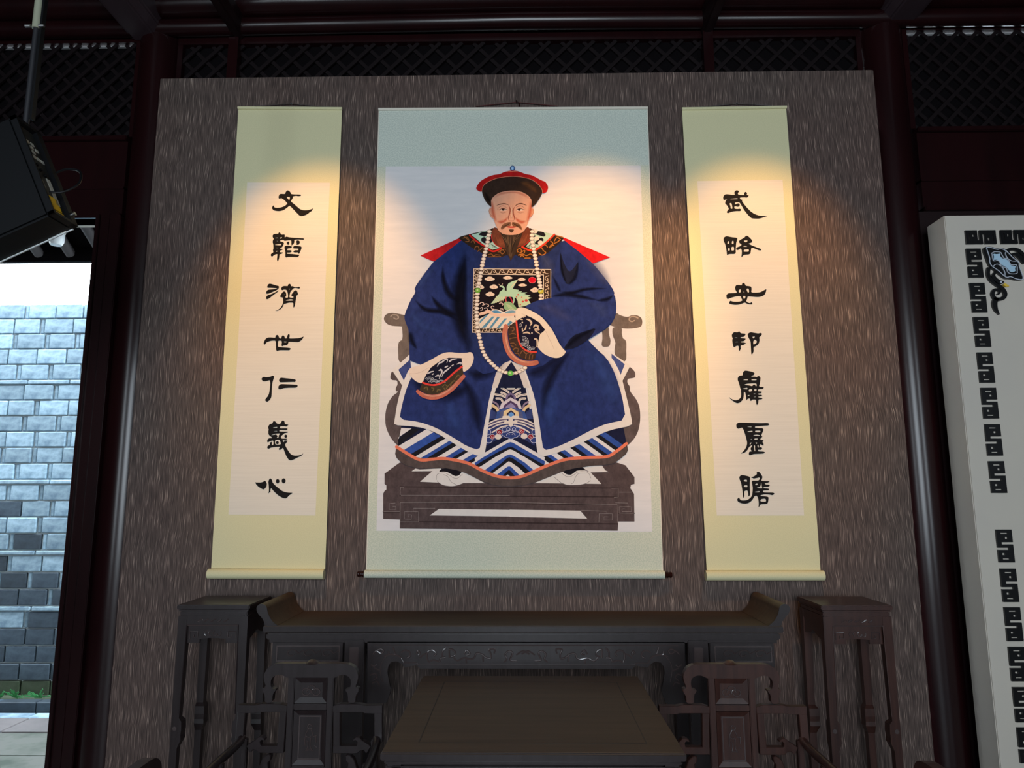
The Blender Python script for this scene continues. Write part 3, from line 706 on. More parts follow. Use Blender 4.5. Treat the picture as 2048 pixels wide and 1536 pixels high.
# pipe and clamp
pt = uy(71, 0, DY+.07); pb = uy(63, 225, DY+.07)
pxm = (pt.x+pb.x)/2
zj = uy(67, 58, DY+.07).z
pp = thing('ceiling_pipe', (pxm, DY+.07, zj), 'grey hanging pipe from the ceiling holding the stage light', 'pipe')
MB().tube([(pxm, DY+.07, zj), (pxm, DY+.07, 4.42)], .0155, 16).build('upper_pipe', M_pipe, pp, smooth=True)
MB().tube([(pxm, DY+.07, pb.z-.06), (pxm, DY+.07, zj+.02)], .0105, 12).build('lower_pipe', M_pipe_dark, pp, smooth=True)
for s in (-1, 1): MB().tube([(pxm+s*.016, DY+.06, zj+.006), (pxm+s*.036, DY+.06, zj+.006)], .006, 8).build('clamp_bolt', M_steel, pp, smooth=True)
MB().box(pxm+.018, pxm+.026, DY+.06, DY+.08, pb.z-.03, 4.42).build('support_bar', M_plastic, pp)
MB().box(-1.95, -1.55, DY+.02, DY+.12, 4.42, 4.46).build('mounting_plate', M_pipe_dark, pp)
struct(MB().tube([(-5.2, DY+.07, 4.55), (5.2, DY+.07, 4.55)], .09, 16).build('trim_24', M_lac, smooth=True))
# ------------------------------------------------------------------ hanging scrolls
SY = -.02
def quad(px, y0, y1):
    q = [uy(a, b, SY) for a, b in px]
    return MB().hexa([(p.x, y0, p.z) for p in q], [(p.x, y1, p.z) for p in q])
def roller(pa, pb, r, name, m, par, ext=0, y=SY-.004):
    a, b = uy(*pa, SY), uy(*pb, SY); d = (b-a).normalized()
    return MB().tube([(a.x-d.x*ext, y, a.z), (b.x+d.x*ext, y, b.z)], r, 20).build(name, m, par, smooth=True)

# paint: flat coloured shapes on the paper, each laid a hair above the one below
def paint_mat():
    m = bpy.data.materials.new('mineral_paint'); m.use_nodes = True; nt = m.node_tree; b = nt.nodes['Principled BSDF']
    N = nt.nodes.new; Lk = nt.links.new
    at = N('ShaderNodeAttribute'); at.attribute_name = 'paint'
    tc = N('ShaderNodeTexCoord'); mp = N('ShaderNodeMapping'); mp.inputs['Scale'].default_value = (28, 1, 20); Lk(tc.outputs['Object'], mp.inputs[0])
    n = N('ShaderNodeTexNoise'); n.inputs['Scale'].default_value = 1; n.inputs['Detail'].default_value = 6; n.inputs['Roughness'].default_value = .65; Lk(mp.outputs[0], n.inputs['Vector'])
    r = N('ShaderNodeMapRange'); r.inputs[1].default_value = .3; r.inputs[2].default_value = .7; r.inputs[3].default_value = .72; r.inputs[4].default_value = 1.32; Lk(n.outputs['Fac'], r.inputs[0])
    bw = N('ShaderNodeRGBToBW'); Lk(at.outputs['Color'], bw.inputs[0])
    am = N('ShaderNodeMapRange'); am.inputs[1].default_value = .08; am.inputs[2].default_value = .45; am.inputs[3].default_value = 1; am.inputs[4].default_value = .12; Lk(bw.outputs[0], am.inputs[0])
    mxf = N('ShaderNodeMix'); mxf.data_type = 'FLOAT'; Lk(am.outputs[0], mxf.inputs[0]); mxf.inputs[2].default_value = 1.0; Lk(r.outputs[0], mxf.inputs[3])
    vm = N('ShaderNodeVectorMath'); vm.operation = 'SCALE'; Lk(at.outputs['Color'], vm.inputs[0]); Lk(mxf.outputs[0], vm.inputs['Scale'])
    Lk(vm.outputs[0], b.inputs['Base Color']); Lk(at.outputs['Alpha'], b.inputs['Alpha'])
    b.inputs['Roughness'].default_value = .85; b.inputs['Specular IOR Level'].default_value = .12
    return m
M_paint = paint_mat()
class Paint:
    def __init__(s): s.parts = {}; s.L = 0; s.cur = None
    def part(s, n, base=None):
        s.cur = s.parts.setdefault(n, ([], [], []))
        if base is not None: s.L = base
    def emit(s, P, tri, col):
        V, F, C = s.cur; n = len(V); s.L += 1; y = SY-.0022-s.L*.000012
        for i, (a, b) in enumerate(P):
            q = uy(a, b, SY); V.append((q.x, y, q.z)); C.append(col[i] if isinstance(col, list) else col)
        F += [tuple(k+n for k in t) for t in tri]
    def col(s, c, a=1): return lin(c)+(a,)
    def poly(s, t, c, crop=None, sm=2, a=1):
        P = pts(t, crop) if isinstance(t, str) else t
        if sm: P = chaikin(P, sm)
        s.emit(P, tess([P]), s.col(c, a))
    def stroke(s, t, w, c, crop=None, a=1, soft=False, n=5):
        P = pts(t, crop) if isinstance(t, str) else t
        k = crop[2] if crop else 1
        ws = [q/k for q in (w if isinstance(w, (list, tuple)) else [w]*len(P))]
        if len(ws) != len(P):                       # stretch a width profile along the stroke
            m = len(P); ws = [ws[min(int(i*(len(ws)-1)/(m-1)), len(ws)-2)]*(1-(i*(len(ws)-1)/(m-1)) % 1) + ws[min(int(i*(len(ws)-1)/(m-1))+1, len(ws)-1)]*((i*(len(ws)-1)/(m-1)) % 1) if i < m-1 else ws[-1] for i in range(m)]
        Lf, Rt = ribbon(P, ws, n)
        Q = [((l[0]+r[0])/2, (l[1]+r[1])/2) for l, r in zip(Lf, Rt)]; m = len(Q)
        if soft:
            V = Lf+Q+Rt; T = []
            for i in range(m-1): T += [(i, i+1, m+i+1, m+i), (m+i, m+i+1, 2*m+i+1, 2*m+i)]
            cc = [s.col(c, 0)]*m + [s.col(c, a*min(1, 4*min(i, m-1-i)/(m-1)+.0)) for i in range(m)] + [s.col(c, 0)]*m
            s.emit(V, T, cc)
        else:
            # rounded ends
            V = Lf+Rt; T = [(i, i+1, m+i+1, m+i) for i in range(m-1)]
            s.emit(V, T, s.col(c, a)); L0 = s.L
            for e, wd in ((Q[0], ws[0]), (Q[-1], ws[-1])):
                if wd > .8: s.L -= .7; s.disc(e[0], e[1], wd/2, wd/2, c, a=a, n=12)
            s.L = L0+.7
    def disc(s, x, y, rx, ry, c, crop=None, a=1, n=16, soft=False):
        if crop: x, y, rx, ry = crop[0]+x/crop[2], crop[1]+y/crop[2], rx/crop[2], ry/crop[2]
        V = [(x, y)]+[(x+rx*math.cos(2*PI*k/n), y+ry*math.sin(2*PI*k/n)) for k in range(n)]
        T = [(0, 1+k, 1+(k+1) % n) for k in range(n)]
        s.emit(V, T, [s.col(c, a)]+[s.col(c, 0 if soft else a)]*n)
    def build(s, parent):
        for nm, (V, F, C) in s.parts.items():
            nm = nm.split('|')[0]
            me = bpy.data.meshes.new(nm); me.from_pydata(V, [], F); me.update()
            at = me.color_attributes.new('paint', 'FLOAT_COLOR', 'POINT')
            at.data.foreach_set('color', [q for c in C for q in c])
            me.materials.append(M_paint)
            o = bpy.data.objects.new(nm, me); COL.objects.link(o); o.parent = parent; o.location = -parent.location

b0 = uy(1028, 1148, SY)
ps = thing('portrait_scroll', (b0.x, SY, b0.z-.02), 'large central hanging scroll painted with a seated official in a blue robe', 'scroll')
quad([(757.3, 219), (1295.3, 216), (1326.2, 1141), (732, 1141)], SY-.001, SY+.002).build('silk_mount', M_silk, ps)
quad([(757.3, 219), (1295.3, 216), (1298.6, 331), (754.4, 333)], SY-.0014, SY).build('top_silk', M_silk_top, ps)  # upper stretch of the same silk, in the cool-lit tone
quad([(771.5, 333), (1281, 331.5), (1304.5, 1063.5), (753, 1061.5)], SY-.002, SY).build('painting_paper', M_paint_paper, ps)
for e in ([(757.3, 219), (758.6, 219), (733.6, 1141), (732, 1141)], [(1294, 216), (1295.3, 216), (1326.2, 1141), (1324.6, 1141)]):
    quad(e, SY-.0022, SY).build('edge_binding', M_paper, ps)
roller((757.3, 219.5), (1295.3, 216.5), .008, 'top_rod', M_paper, ps)
roller((730.5, 1147.5), (1328, 1149), .021, 'bottom_roller', M_silk, ps, y=SY-.012)
for a, b in (((716, 1147.5), (730, 1147.5)), ((1328.5, 1149.2), (1343, 1149.4))):
    p, q = uy(*a, SY), uy(*b, SY); n = 9
    k = MB().tube([(p.x+(q.x-p.x)*i/8, SY-.012, p.z) for i in range(9)], [.013, .016, .014, .017, .014, .013, .016, .015, .013], 16).build('roller_knob', M_knob, ps, smooth=True)
n0 = uy(1033, 206.5, 0)
MB().tube([(uy(952, 215, 0).x, -.012, uy(952, 215, 0).z), (n0.x, -.012, n0.z), (uy(1115, 214.5, 0).x, -.012, uy(1115, 214.5, 0).z)], .0025, 6).build('hanging_cord', M_cord, ps)
MB().tube([(n0.x, .01, n0.z), (n0.x, -.025, n0.z+.002)], .0045, 8).build('nail', M_knob, ps)
MB().tube([(n0.x+.004, -.012, n0.z), (n0.x+.016, -.014, n0.z-.008), (n0.x+.018, -.014, n0.z-.03)], .004, 6).build('cord_knot', M_knob, ps)

# ---- the painted figure (shapes measured on the photograph, laid on the paper plane)
A = (740, 310, 3.593); B = (740, 680, 3.593); F = (940, 325, 11.818); Nk = (910, 440, 9.309); G = (935, 530, 10.972)
Wv = (965, 760, 7.683); Rc = (1000, 600, 10.971); Lc = (815, 690, 12.8); T1 = (760, 900, 7.877); T2 = (1020, 900, 7.877)
pt_ = Paint()
BLUE = (38, 51, 104); NAVY = (26, 30, 58); BLK = (24, 22, 30); CREAM = (226, 214, 204); WHT = (226, 220, 216); BRN = (92, 80, 80); GREY = (112, 100, 94)
pt_.part('painted_chair')
p = pt_
p.poly('98,1185 105,1155 130,1138 165,1134 200,1140 245,1150 300,1160 300,1240 225,1232 165,1230 125,1218', GREY, A)
p.stroke('150,1160 165,1148 195,1152 205,1170 190,1180 172,1172', 9, (160, 146, 136), A)
p.poly('228,1225 300,1225 300,1500 205,1495 203,1410 222,1350 236,1310 232,1260', GREY, A)
p.poly('205,0 300,0 300,120 230,180 212,150 200,85', GREY, B)
p.poly('160,225 150,240 145,280 165,290 195,290 200,320 185,345 186,370 207,370 160,405 125,460 108,540 112,620 140,690 190,755 260,790 260,300 215,230', BRN, B)
p.poly('1700,1215 1770,1130 1790,1150 1850,1168 1880,1150 1920,1152 1950,1170 1958,1200 1950,1235 1900,1248 1830,1250 1770,1240', GREY, A)
p.stroke('1900,1190 1880,1198 1862,1185 1870,1166 1895,1160 1925,1172', 9, (170, 152, 138), A)
p.poly('1660,1230 1718,1230 1716,1290 1730,1330 1722,1380 1660,1380 1672,1310', GREY, A)
p.poly('1742,1235 1812,1240 1808,1290 1830,1350 1843,1420 1840,1490 1756,1480 1768,1400 1762,1340 1740,1290', GREY, A)
p.poly('1768,-10 1842,-10 1842,90 1822,168 1750,110', GREY, B)
p.poly('1850,180 1905,225 1908,270 1880,275 1850,280 1848,310 1868,335 1866,370 1910,420 1938,480 1943,570 1930,650 1900,710 1845,765 1780,780 1780,240', BRN, B)
# foot platform
p.poly('105,960 215,880 1740,870 1835,900 1900,985 1900,1035 1875,1040 1870,1065 1897,1105 1900,1305 1785,1305 1780,1370 215,1355 215,1290 95,1285 95,1105 105,1085 118,1075 118,1045 105,1035', (84, 70, 70), B, sm=0)
for s in ('215,1055 1780,1065', '215,1118 1780,1128', '215,1165 1780,1185', '95,1235 215,1235', '1785,1245 1900,1245', '218,1305 1780,1322'):
    p.stroke(s, 7, (54, 42, 42), B)
for s, c in (('320,590 375,590 375,620', T1), ('330,590 318,640 330,712 2040,716', T1), ('320,826 2040,826', T1), ('320,830 315,1230', T1), ('865,918 530,918 525,968 388,972 388,1085 495,1090 500,1020 440,1020 445,1055', T1), ('525,968 610,975 605,1132 320,1128', T1), ('240,835 145,845 145,935 250,935 250,890 205,890', T1), ('60,970 310,970', T1),
             ('1600,605 1705,605 1705,740 1640,745', T2), ('0,825 1690,860 1695,1150', T2), ('1120,950 1520,965 1515,1000 1405,1000 1400,1140', T2), ('1515,1000 1610,1005 1610,1105 1480,1105 1480,1050 1550,1052', T2), ('1660,830 1855,835 1860,890 1720,895 1720,995 1950,998', T2), ('1860,890 1915,900 1910,970 1765,970 1765,930 1800,925', T2), ('1720,665 1930,665', T2)):
    p.stroke(s, 7, (140, 128, 126), c, n=1)
p.poly('785,1030 930,928 2075,944 2075,1048', WHT, T1, sm=0); p.poly('-5,940 1105,955 1215,1080 -5,1052', WHT, T2, sm=0)
p.poly('500,335 560,292 625,307 965,290 935,332', WHT, T1, sm=0); p.poly('830,330 940,300 1290,330 1420,400 1650,520 1330,520 890,512 632,500', WHT, T1, sm=0)
p.poly('1140,275 1300,247 1450,245 1500,320 1550,346 1258,352', WHT, T2, sm=0); p.poly('385,520 820,345 1260,345 1440,535', WHT, T2, sm=0)
pt_.part('painted_shoe')
p.poly('890,470 900,390 930,345 1000,335 1060,350 1120,390 1160,430 1210,430 1260,390 1305,342 1425,405 1400,440 1320,520 1240,552 1130,574 1000,556 920,510', WHT, T1)
p.poly('925,345 960,300 1080,280 1200,290 1290,335 1285,352 1250,400 1190,416 1130,385 1060,345 1000,338', BLK, T1)
p.stroke('890,470 895,400 930,370 1020,362 1100,400 1160,440 1230,440 1300,380', 5, (120, 112, 112), T1); p.stroke('1000,388 1070,420 1120,500 1200,545', 5, (120, 112, 112), T1); p.stroke('900,480 920,510 1000,556 1130,574 1240,552 1320,520', 6, (110, 100, 100), T1)
pt_.part('painted_shoe|b')
p.poly('680,410 820,340 900,395 960,398 1000,370 1050,320 1190,318 1240,350 1275,440 1270,480 1200,525 1100,548 900,552 820,520 740,460', WHT, T2)
p.poly('825,340 1000,275 1130,265 1205,322 1050,320 1000,366 950,396 880,380', BLK, T2)
p.stroke('810,360 880,412 960,415 1020,380 1070,345 1190,342 1240,370 1275,445', 5, (120, 112, 112), T2); p.stroke('1190,365 1080,372 1030,430 1000,510 960,535', 5, (120, 112, 112), T2); p.stroke('690,420 740,465 820,525 900,552 1100,548 1200,525 1268,480', 6, (110, 100, 100), T2)
# striped skirt
pt_.part('painted_skirt')
p.poly('225,620 200,770 345,870 540,860 700,890 850,965 1000,990 1120,975 1250,915 1400,860 1700,845 1845,755 1815,600 1300,500 700,500', NAVY, B, sm=0)
SB = (52, 82, 158); SW = (226, 220, 220); SK = (28, 28, 36)
hemL = [(255, -40, SW), (360, 10, SB), (482, 68, SK), (555, 105, SW), (620, 140, SB), (730, 135, SK), (880, 125, SW), (1010, 125, SB), (1130, 128, SK), (1200, 142, SW), (1290, 168, SB), (1370, 192, SK), (1425, 215, SW), (1500, 250, SB), (1575, 285, SK), (1640, 320, SK)]
for (x, y, c), (x2, y2, _) in zip(hemL, hemL[1:]):
    dx, dy = -25, 15; q = [(x+dx, y+dy), (x2+dx, y2+dy), (x2+480, y2-288), (x+480, y-288)]
    p.poly([(T1[0]+a/T1[2], T1[1]+b/T1[2]) for a, b in q], c, sm=0)
p.poly('225,632 300,636 205,700 200,745', SW, B, sm=0); p.poly('300,636 360,640 200,765 203,712', SK, B, sm=0)
hemR = [(470, 300, SB), (548, 255, SW), (640, 225, SK), (720, 195, SB), (790, 178, SW), (880, 152, SK), (950, 138, SB), (1040, 128, SW), (1150, 112, SK), (1240, 105, SB), (1355, 95, SW), (1475, 95, SK), (1545, 80, SB), (1620, 45, SW), (1670, 15, SK), (1720, -20, SB), (1790, -70, SW)]
for (x, y, c), (x2, y2, _) in zip(hemR, hemR[1:]):
    q = [(x+25, y+18), (x2+25, y2+18), (x2-420, y2-300), (x-420, y-300)]
    p.poly([(T2[0]+a/T2[2], T2[1]+b/T2[2]) for a, b in q], c, sm=0)
chev = [('-120,1200 50,1100 250,975 430,888 600,975 830,1110 960,1190', SW), ('-120,1275 0,1195 250,1045 390,966 430,954 470,966 650,1070 960,1250', SB), ('-120,1320 0,1245 250,1100 390,1037 430,1026 470,1037 650,1140 960,1312', SK), ('-90,1360 0,1310 200,1180 380,1080 425,1066 470,1080 650,1185 950,1370', SW),
        ('10,1400 200,1270 370,1160 420,1144 470,1160 650,1270 820,1415', SB), ('80,1440 250,1310 380,1200 415,1185 460,1200 620,1310 760,1440', SK), ('130,1450 280,1340 380,1265 405,1250 440,1265 560,1350 680,1460', SW), ('205,1470 330,1370 390,1330 410,1325 440,1335 580,1475', SB), ('290,1490 380,1400 405,1385 430,1395 510,1490', SK), ('350,1482 390,1452 425,1482', SW)]
for s, c in chev:
    q = pts(s, Wv); y1 = max(b for a, b in q)+8
    q = [(q[0][0], max(q[0][1], y1 if len(q) < 7 else q[0][1]))]+q[1:] if False else q
    p.poly(q+[(q[-1][0]-2, y1), (q[0][0]+2, y1)], c, sm=0)
# wave and mountain inset
p.poly('200,-160 660,-160 640,0 850,1125 430,890 30,1120 210,0', NAVY, Wv, sm=0)
mir = lambda s: ' '.join('%g,%g' % (870-float(t.split(',')[0]), float(t.split(',')[1])) for t in s.split())
def both(fn, s, *a): fn(s, *a, crop=Wv); fn(mir(s), *a, crop=Wv)
p.stroke('395,128 480,128', 44, CREAM, Wv)
for s in ('295,125 345,150 400,190', '290,195 350,220 380,240', '195,222 290,240 345,262', '215,285 280,290 305,330'):
    both(p.stroke, s, 32, CREAM)
    both(p.stroke, s, 5, (120, 110, 120))
p.poly('350,320 365,235 430,190 500,235 520,320', (118, 104, 140), Wv, 0); p.poly('382,300 395,255 435,225 475,255 490,300', (52, 42, 74), Wv, 0)
both(p.stroke, '165,335 230,378 252,450', 26, (140, 122, 146)); both(p.stroke, '148,388 212,432 238,475', 42, (222, 194, 152)); both(p.poly, '110,440 200,492 212,600 95,600', (54, 66, 116), 0) if False else None
p.poly('120,440 200,492 212,600 95,600', (54, 66, 116), Wv, 0); p.poly(mir('120,440 200,492 212,600 95,600'), (54, 66, 116), Wv, 0)
p.poly('255,450 290,360 430,268 575,345 605,445', (212, 202, 210), Wv, 0); p.poly('310,452 330,390 430,315 535,380 560,452', (80, 60, 96), Wv, 0); p.poly('340,452 365,402 435,350 495,396 522,452', (146, 136, 178), Wv, 0)
p.poly('200,610 220,490 300,440 430,428 560,440 650,490 690,610', (62, 86, 148), Wv, 0); p.poly('255,610 272,490 330,458 430,440 550,462 610,500 630,610', (86, 92, 130), Wv, 0); p.poly('315,600 325,480 440,430 550,490 566,600', (230, 202, 156), Wv, 0)
p.poly('368,580 376,515 440,465 500,515 504,580', (50, 40, 70), Wv, 0); p.poly('390,580 402,522 440,492 480,522 490,580', (104, 154, 214), Wv, 0)
p.poly('70,690 230,605 435,575 640,605 800,690 800,1010 600,890 435,860 270,890 60,1010', (52, 60, 108), Wv, 0)
for s in ('95,668 230,606 395,588', '90,712 250,645 370,622', '95,760 240,690 370,665', '150,806 280,730 380,702'):
    both(p.stroke, s, 21, CREAM)
for s in ('95,690 240,626 380,606', '120,742 250,668 380,645'): both(p.stroke, s, 11, (96, 80, 110))
for s, w in (('325,572 400,572 440,625', 40), ('355,652 420,650', 46), ('440,600 440,690', 60)): both(p.stroke, s, w, CREAM)
both(p.disc, 0, 0, 0, 0, CREAM) if False else None
for x, y, r in ((240, 872, 52), (640, 864, 52)): p.disc(x, y, r, r*.8, CREAM, Wv)
cl_ = ((340, 762, 34), (395, 745, 42), (480, 745, 45), (540, 758, 34), (380, 842, 50), (440, 858, 55), (500, 842, 50), (330, 832, 30), (545, 832, 26), (100, 922, 48), (80, 802, 46), (790, 922, 48), (802, 802, 42))
for x, y, r in cl_: p.disc(x, y, r+7, r*.85+7, (206, 206, 226), Wv)
for x, y, r in cl_: p.disc(x, y, r, r*.85, (50, 66, 124), Wv)
for x, y, r in ((260, 800, 40), (602, 790, 40), (152, 872, 36), (740, 872, 38)):
    p.disc(x, y, r+6, r*.9+6, (216, 206, 216), Wv); p.disc(x, y, r, r*.9, (146, 22, 40), Wv); p.stroke([(Wv[0]+(x+r*.55*math.cos(q)*(1-q/9))/Wv[2], Wv[1]+(y+r*.5*math.sin(q)*(1-q/9))/Wv[2]) for q in [k*.7 for k in range(8)]], .9, (226, 206, 206))
for s in ('370,760 385,735 420,745 415,775 390,770', '510,760 495,735 460,745 465,775 490,770', '370,850 385,825 415,835', '500,850 485,825 455,835'): p.stroke(s, 8, (206, 206, 226), Wv)
# brown hem band and orange piping
p.poly('190,765 345,855 540,850 700,880 800,930 900,975 1000,995 1100,980 1250,915 1400,860 1700,840 1845,745 1856,805 1780,870 1740,892 1520,912 1380,942 1200,1022 1050,1052 900,1046 800,1010 650,940 520,917 350,925 235,892 180,835', (86, 74, 72), B, 1)
p.stroke('192,768 345,857 440,858 540,852 700,884 800,935 900,975 1000,990 1100,977 1250,912 1400,860 1550,845 1700,838 1770,800 1842,745', 22, (232, 126, 96), B)
# robe skirts (coat panels with white borders)
pt_.part('painted_robe')
p.poly('290,100 160,220 230,325 300,300', WHT, B, 0); p.poly('290,140 205,215 246,296 300,240', (62, 76, 132), B, 0)
p.poly('1730,90 1870,185 1810,302 1740,230', WHT, B, 0); p.poly('1735,100 1830,176 1796,262 1735,200', (70, 84, 140), B, 0)
p.poly('1000,120 1030,165 940,250 905,350 870,480 850,620 835,760 824,818 800,836 770,832 700,802 600,742 480,668 380,632 300,620 174,612 178,575 200,440 240,300 285,200 600,60', WHT, B, 1)
p.poly('960,120 955,170 900,280 862,400 832,560 802,720 786,792 700,766 600,702 470,628 350,588 213,571 226,490 256,370 300,262 420,120', BLUE, B, 1)
p.poly('985,120 1030,150 1075,220 1110,290 1150,420 1180,600 1195,760 1204,815 1235,838 1300,826 1450,772 1600,702 1720,648 1882,616 1880,570 1840,400 1800,240 1740,130 1660,50 1560,0 1300,0', WHT, B, 1)
p.poly('1090,120 1100,170 1142,290 1182,410 1211,560 1231,700 1246,795 1330,775 1450,722 1600,642 1700,602 1838,573 1810,400 1760,240 1700,130 1620,60 1540,-30 1200,0', BLUE, B, 1)
p.poly('700,60 1000,60 978,128 908,232 880,330 840,400 700,400', BLUE, B, 0)
p.poly('1015,158 1035,185 1078,255 1108,345 910,345 950,245', NAVY, B, 0)
p.poly('978,126 1012,158 952,245 915,345 876,345 906,238', (216, 206, 200), B, 0); p.poly('1022,150 1058,140 1114,245 1148,345 1106,345 1075,252 1030,178', (216, 206, 200), B, 0)
p.stroke('640,240 720,380 762,520 795,690', [10, 90, 120, 40], (18, 22, 48), B, a=.75, soft=True)
p.stroke('1450,70 1330,220 1272,350 1232,560', [20, 80, 90, 20], (18, 22, 48), B, a=.8, soft=True)
p.stroke('300,280 420,360 600,380 720,330', [40, 150, 150, 40], (18, 22, 48), B, a=.85, soft=True)
p.stroke('700,220 780,250 880,200 980,130', [60, 110, 110, 60], (16, 20, 44), B, a=.85, soft=True)
p.stroke('1120,240 1200,230 1330,150 1420,90', [40, 120, 120, 60], (20, 24, 52), B, a=.7, soft=True)
p.stroke('1550,60 1650,180 1720,330 1760,480', [60, 160, 180, 80], (58, 82, 152), B, a=.5, soft=True)
p.stroke('1330,330 1300,470 1290,640', [60, 160, 80], (56, 80, 150), B, a=.5, soft=True)
p.stroke('560,430 600,560 640,660', [60, 160, 80], (58, 82, 152), B, a=.45, soft=True)
# upper robe
p.poly('650,598 820,700 1000,740 1180,725 1390,602 1480,672 1600,780 1700,900 1757,985 1750,1020 1772,1090 1764,1160 1720,1235 1600,1310 1400,1400 1200,1545 1050,1500 990,1470 900,1560 790,1578 700,1440 285,1535 284,1270 250,1190 248,1150 290,1050 330,985 318,960 380,870 460,765 560,655', BLUE, A, 1)
p.poly('650,600 760,660 880,740 1120,745 1220,720 1390,606 1300,900 1300,1300 1000,1500 800,1500 650,1250 620,1000 640,800', (36, 48, 94), A, 1)
p.poly('655,602 1385,602 1310,800 760,800', (36, 48, 94), A, 0)
SH = (12, 14, 30)
p.stroke('690,690 650,880 635,1060 660,1250 740,1470', [30, 110, 150, 130, 50], SH, A, a=.97, soft=True)
p.stroke('690,720 668,900 655,1080 690,1260', [10, 70, 100, 40], SH, A, a=.9, soft=True)
p.stroke('524,790 530,900 570,1000 640,1060', [10, 46, 60, 20], SH, A, a=.95, soft=True)
p.stroke('436,1005 490,1080 560,1130 640,1160', [8, 50, 60, 24], SH, A, a=.95, soft=True)
p.stroke('325,1045 400,1112 520,1130 640,1195', [8, 46, 46, 20], SH, A, a=.92, soft=True)
p.stroke('292,1270 300,1330 340,1400', [40, 60, 10], SH, A, a=.8, soft=True)
p.stroke('340,960 400,880 470,800', [30, 60, 20], (60, 80, 140), A, a=.5, soft=True)
p.stroke('300,1120 330,1180 400,1240 520,1260', [30, 80, 80, 30], (56, 76, 140), A, a=.5, soft=True)
p.stroke('420,1330 520,1400 660,1390', [60, 100, 50], (54, 74, 140), A, a=.5, soft=True)
p.poly('1367,690 1371,800 1395,900 1420,940 1470,890 1500,760 1475,800 1432,850 1392,780', (28, 32, 54), A, 2)
p.stroke('1368,690 1376,820 1412,935', [4, 26, 14], SH, A, a=.9, soft=True); p.stroke('1420,940 1475,880 1500,756', [10, 34, 6], SH, A, a=.8, soft=True)
p.stroke('1308,860 1350,950 1370,990', [8, 34, 14], SH, A, a=.7, soft=True)
p.stroke('1540,720 1640,830 1720,950', [50, 120, 60], (84, 92, 140), A, a=.5, soft=True)
p.stroke('1230,700 1280,800 1300,900', [50, 110, 60], (86, 92, 130), A, a=.4, soft=True)
# ---- rank badge on the chest
L_robe = pt_.L
pt_.part('painted_badge')
p.poly('133,82 1833,97 1833,800 1400,900 800,1492 103,1490', (226, 206, 186), G, 0)
p.poly('150,96 1820,110 1820,800 1400,900 780,1478 118,1474', (64, 46, 36), G, 0)
p.poly('222,200 1676,214 1676,800 1400,900 780,1400 190,1400', (226, 206, 186), G, 0)
p.poly('236,216 1660,230 1660,800 1400,900 760,1388 204,1388', (24, 17, 24), G, 0)
def scr(x, y, dx, dy):
    q = [(-60, 38), (-28, -34), (22, -38), (40, 0), (16, 18), (-6, 0)]
    P = [(x+(a if dx else b)*1.0, y+(b if dx else a)*1.0) for a, b in q]
    p.stroke([(G[0]+a/G[2], G[1]+b/G[2]) for a, b in P], 1.5, (216, 190, 164))
    P = [(x+(a if dx else b), y+(b if dx else a)) for a, b in ((40, 0), (70, 34), (110, 36))]
    p.stroke([(G[0]+a/G[2], G[1]+b/G[2]) for a, b in P], 1.2, (216, 190, 164))
for k in range(9): scr(215+k*180, 150+k*1.4, 1, 0)
for k in range(9): scr(180-k*3.6, 270+k*140, 0, 1)
for k in range(4): scr(1745, 300+k*140, 0, 1)
for k in range(4): scr(230+k*150, 1438, 1, 0)
Lc0 = p.L
for x, y, rx, ry in ((490, 312, 110, 52), (885, 286, 104, 38), (1190, 322, 86, 38), (1210, 448, 96, 34), (580, 485, 90, 52), (500, 648, 98, 54), (1480, 555, 96, 56), (290, 490, 78, 52)):
    p.L = Lc0
    for dx, dy, q in ((-.55, .1, .5), (.5, .15, .5), (0, -.3, .62), (-.2, .35, .55), (.25, .3, .5)): p.disc(x+dx*rx, y+dy*ry, rx*q, ry*q*1.15, (232, 208, 186), G, n=12)
    p.stroke([(G[0]+(x+rx*.32*math.cos(q)*(1-q/8))/G[2], G[1]+(y+ry*.4*math.sin(q)*(1-q/8))/G[2]) for q in [j*.8 for j in range(7)]], .7, (206, 150, 126))
p.disc(1420, 340, 86, 70, (232, 110, 116), G); p.disc(1420, 338, 76, 60, (216, 16, 40), G)
GRN = (176, 212, 180)
p.poly('1040,690 1130,640 1240,640 1385,680 1320,700 1405,730 1330,762 1385,850 1270,905 1120,935 1100,800', (196, 212, 172), G, 0)
p.poly('715,620 760,560 800,555 862,580 858,490 900,410 980,370 1110,328 1045,430 990,530 1130,555 1100,585 1200,585 1170,610 1312,608 1240,650 1385,680 1300,695 1160,700 1040,730 960,705 880,705 800,760 700,800 640,830 510,865 600,750 680,660', GRN, G, 0)
for k in range(6): p.stroke([(G[0]+a/G[2], G[1]+b/G[2]) for a, b in ((640+k*38, 690+k*4), (600+k*36, 770), (540+k*48, 858-k*12))], .9, (226, 206, 160))
for k in range(5): p.stroke([(G[0]+a/G[2], G[1]+b/G[2]) for a, b in ((940+k*22, 520-k*22), (1010+k*22, 420-k*20))], .7, (226, 210, 170))
p.stroke('730,620 790,560 798,510 760,480 715,472', [60, 46, 36, 40, 24], GRN, G); p.stroke('720,462 690,430', 12, (226, 190, 170), G); p.stroke('745,460 770,420', 12, (226, 190, 170), G)
for x, y, r in ((1110, 660, 20), (1075, 710, 16), (1215, 810, 26), (1290, 785, 36), (1160, 880, 16), (1190, 715, 14)): p.disc(x, y, r, r*.8, (206, 70, 66), G, n=10)
p.stroke('850,705 840,760 852,815', 22, (206, 90, 96), G); p.stroke('930,715 965,770 990,850', 22, (196, 50, 74), G)
p.stroke('1010,710 1020,780 1005,840', 28, GRN, G)
p.poly('800,995 798,850 830,812 930,812 1010,868 1095,975 1060,1010', (146, 180, 132), G, 1)
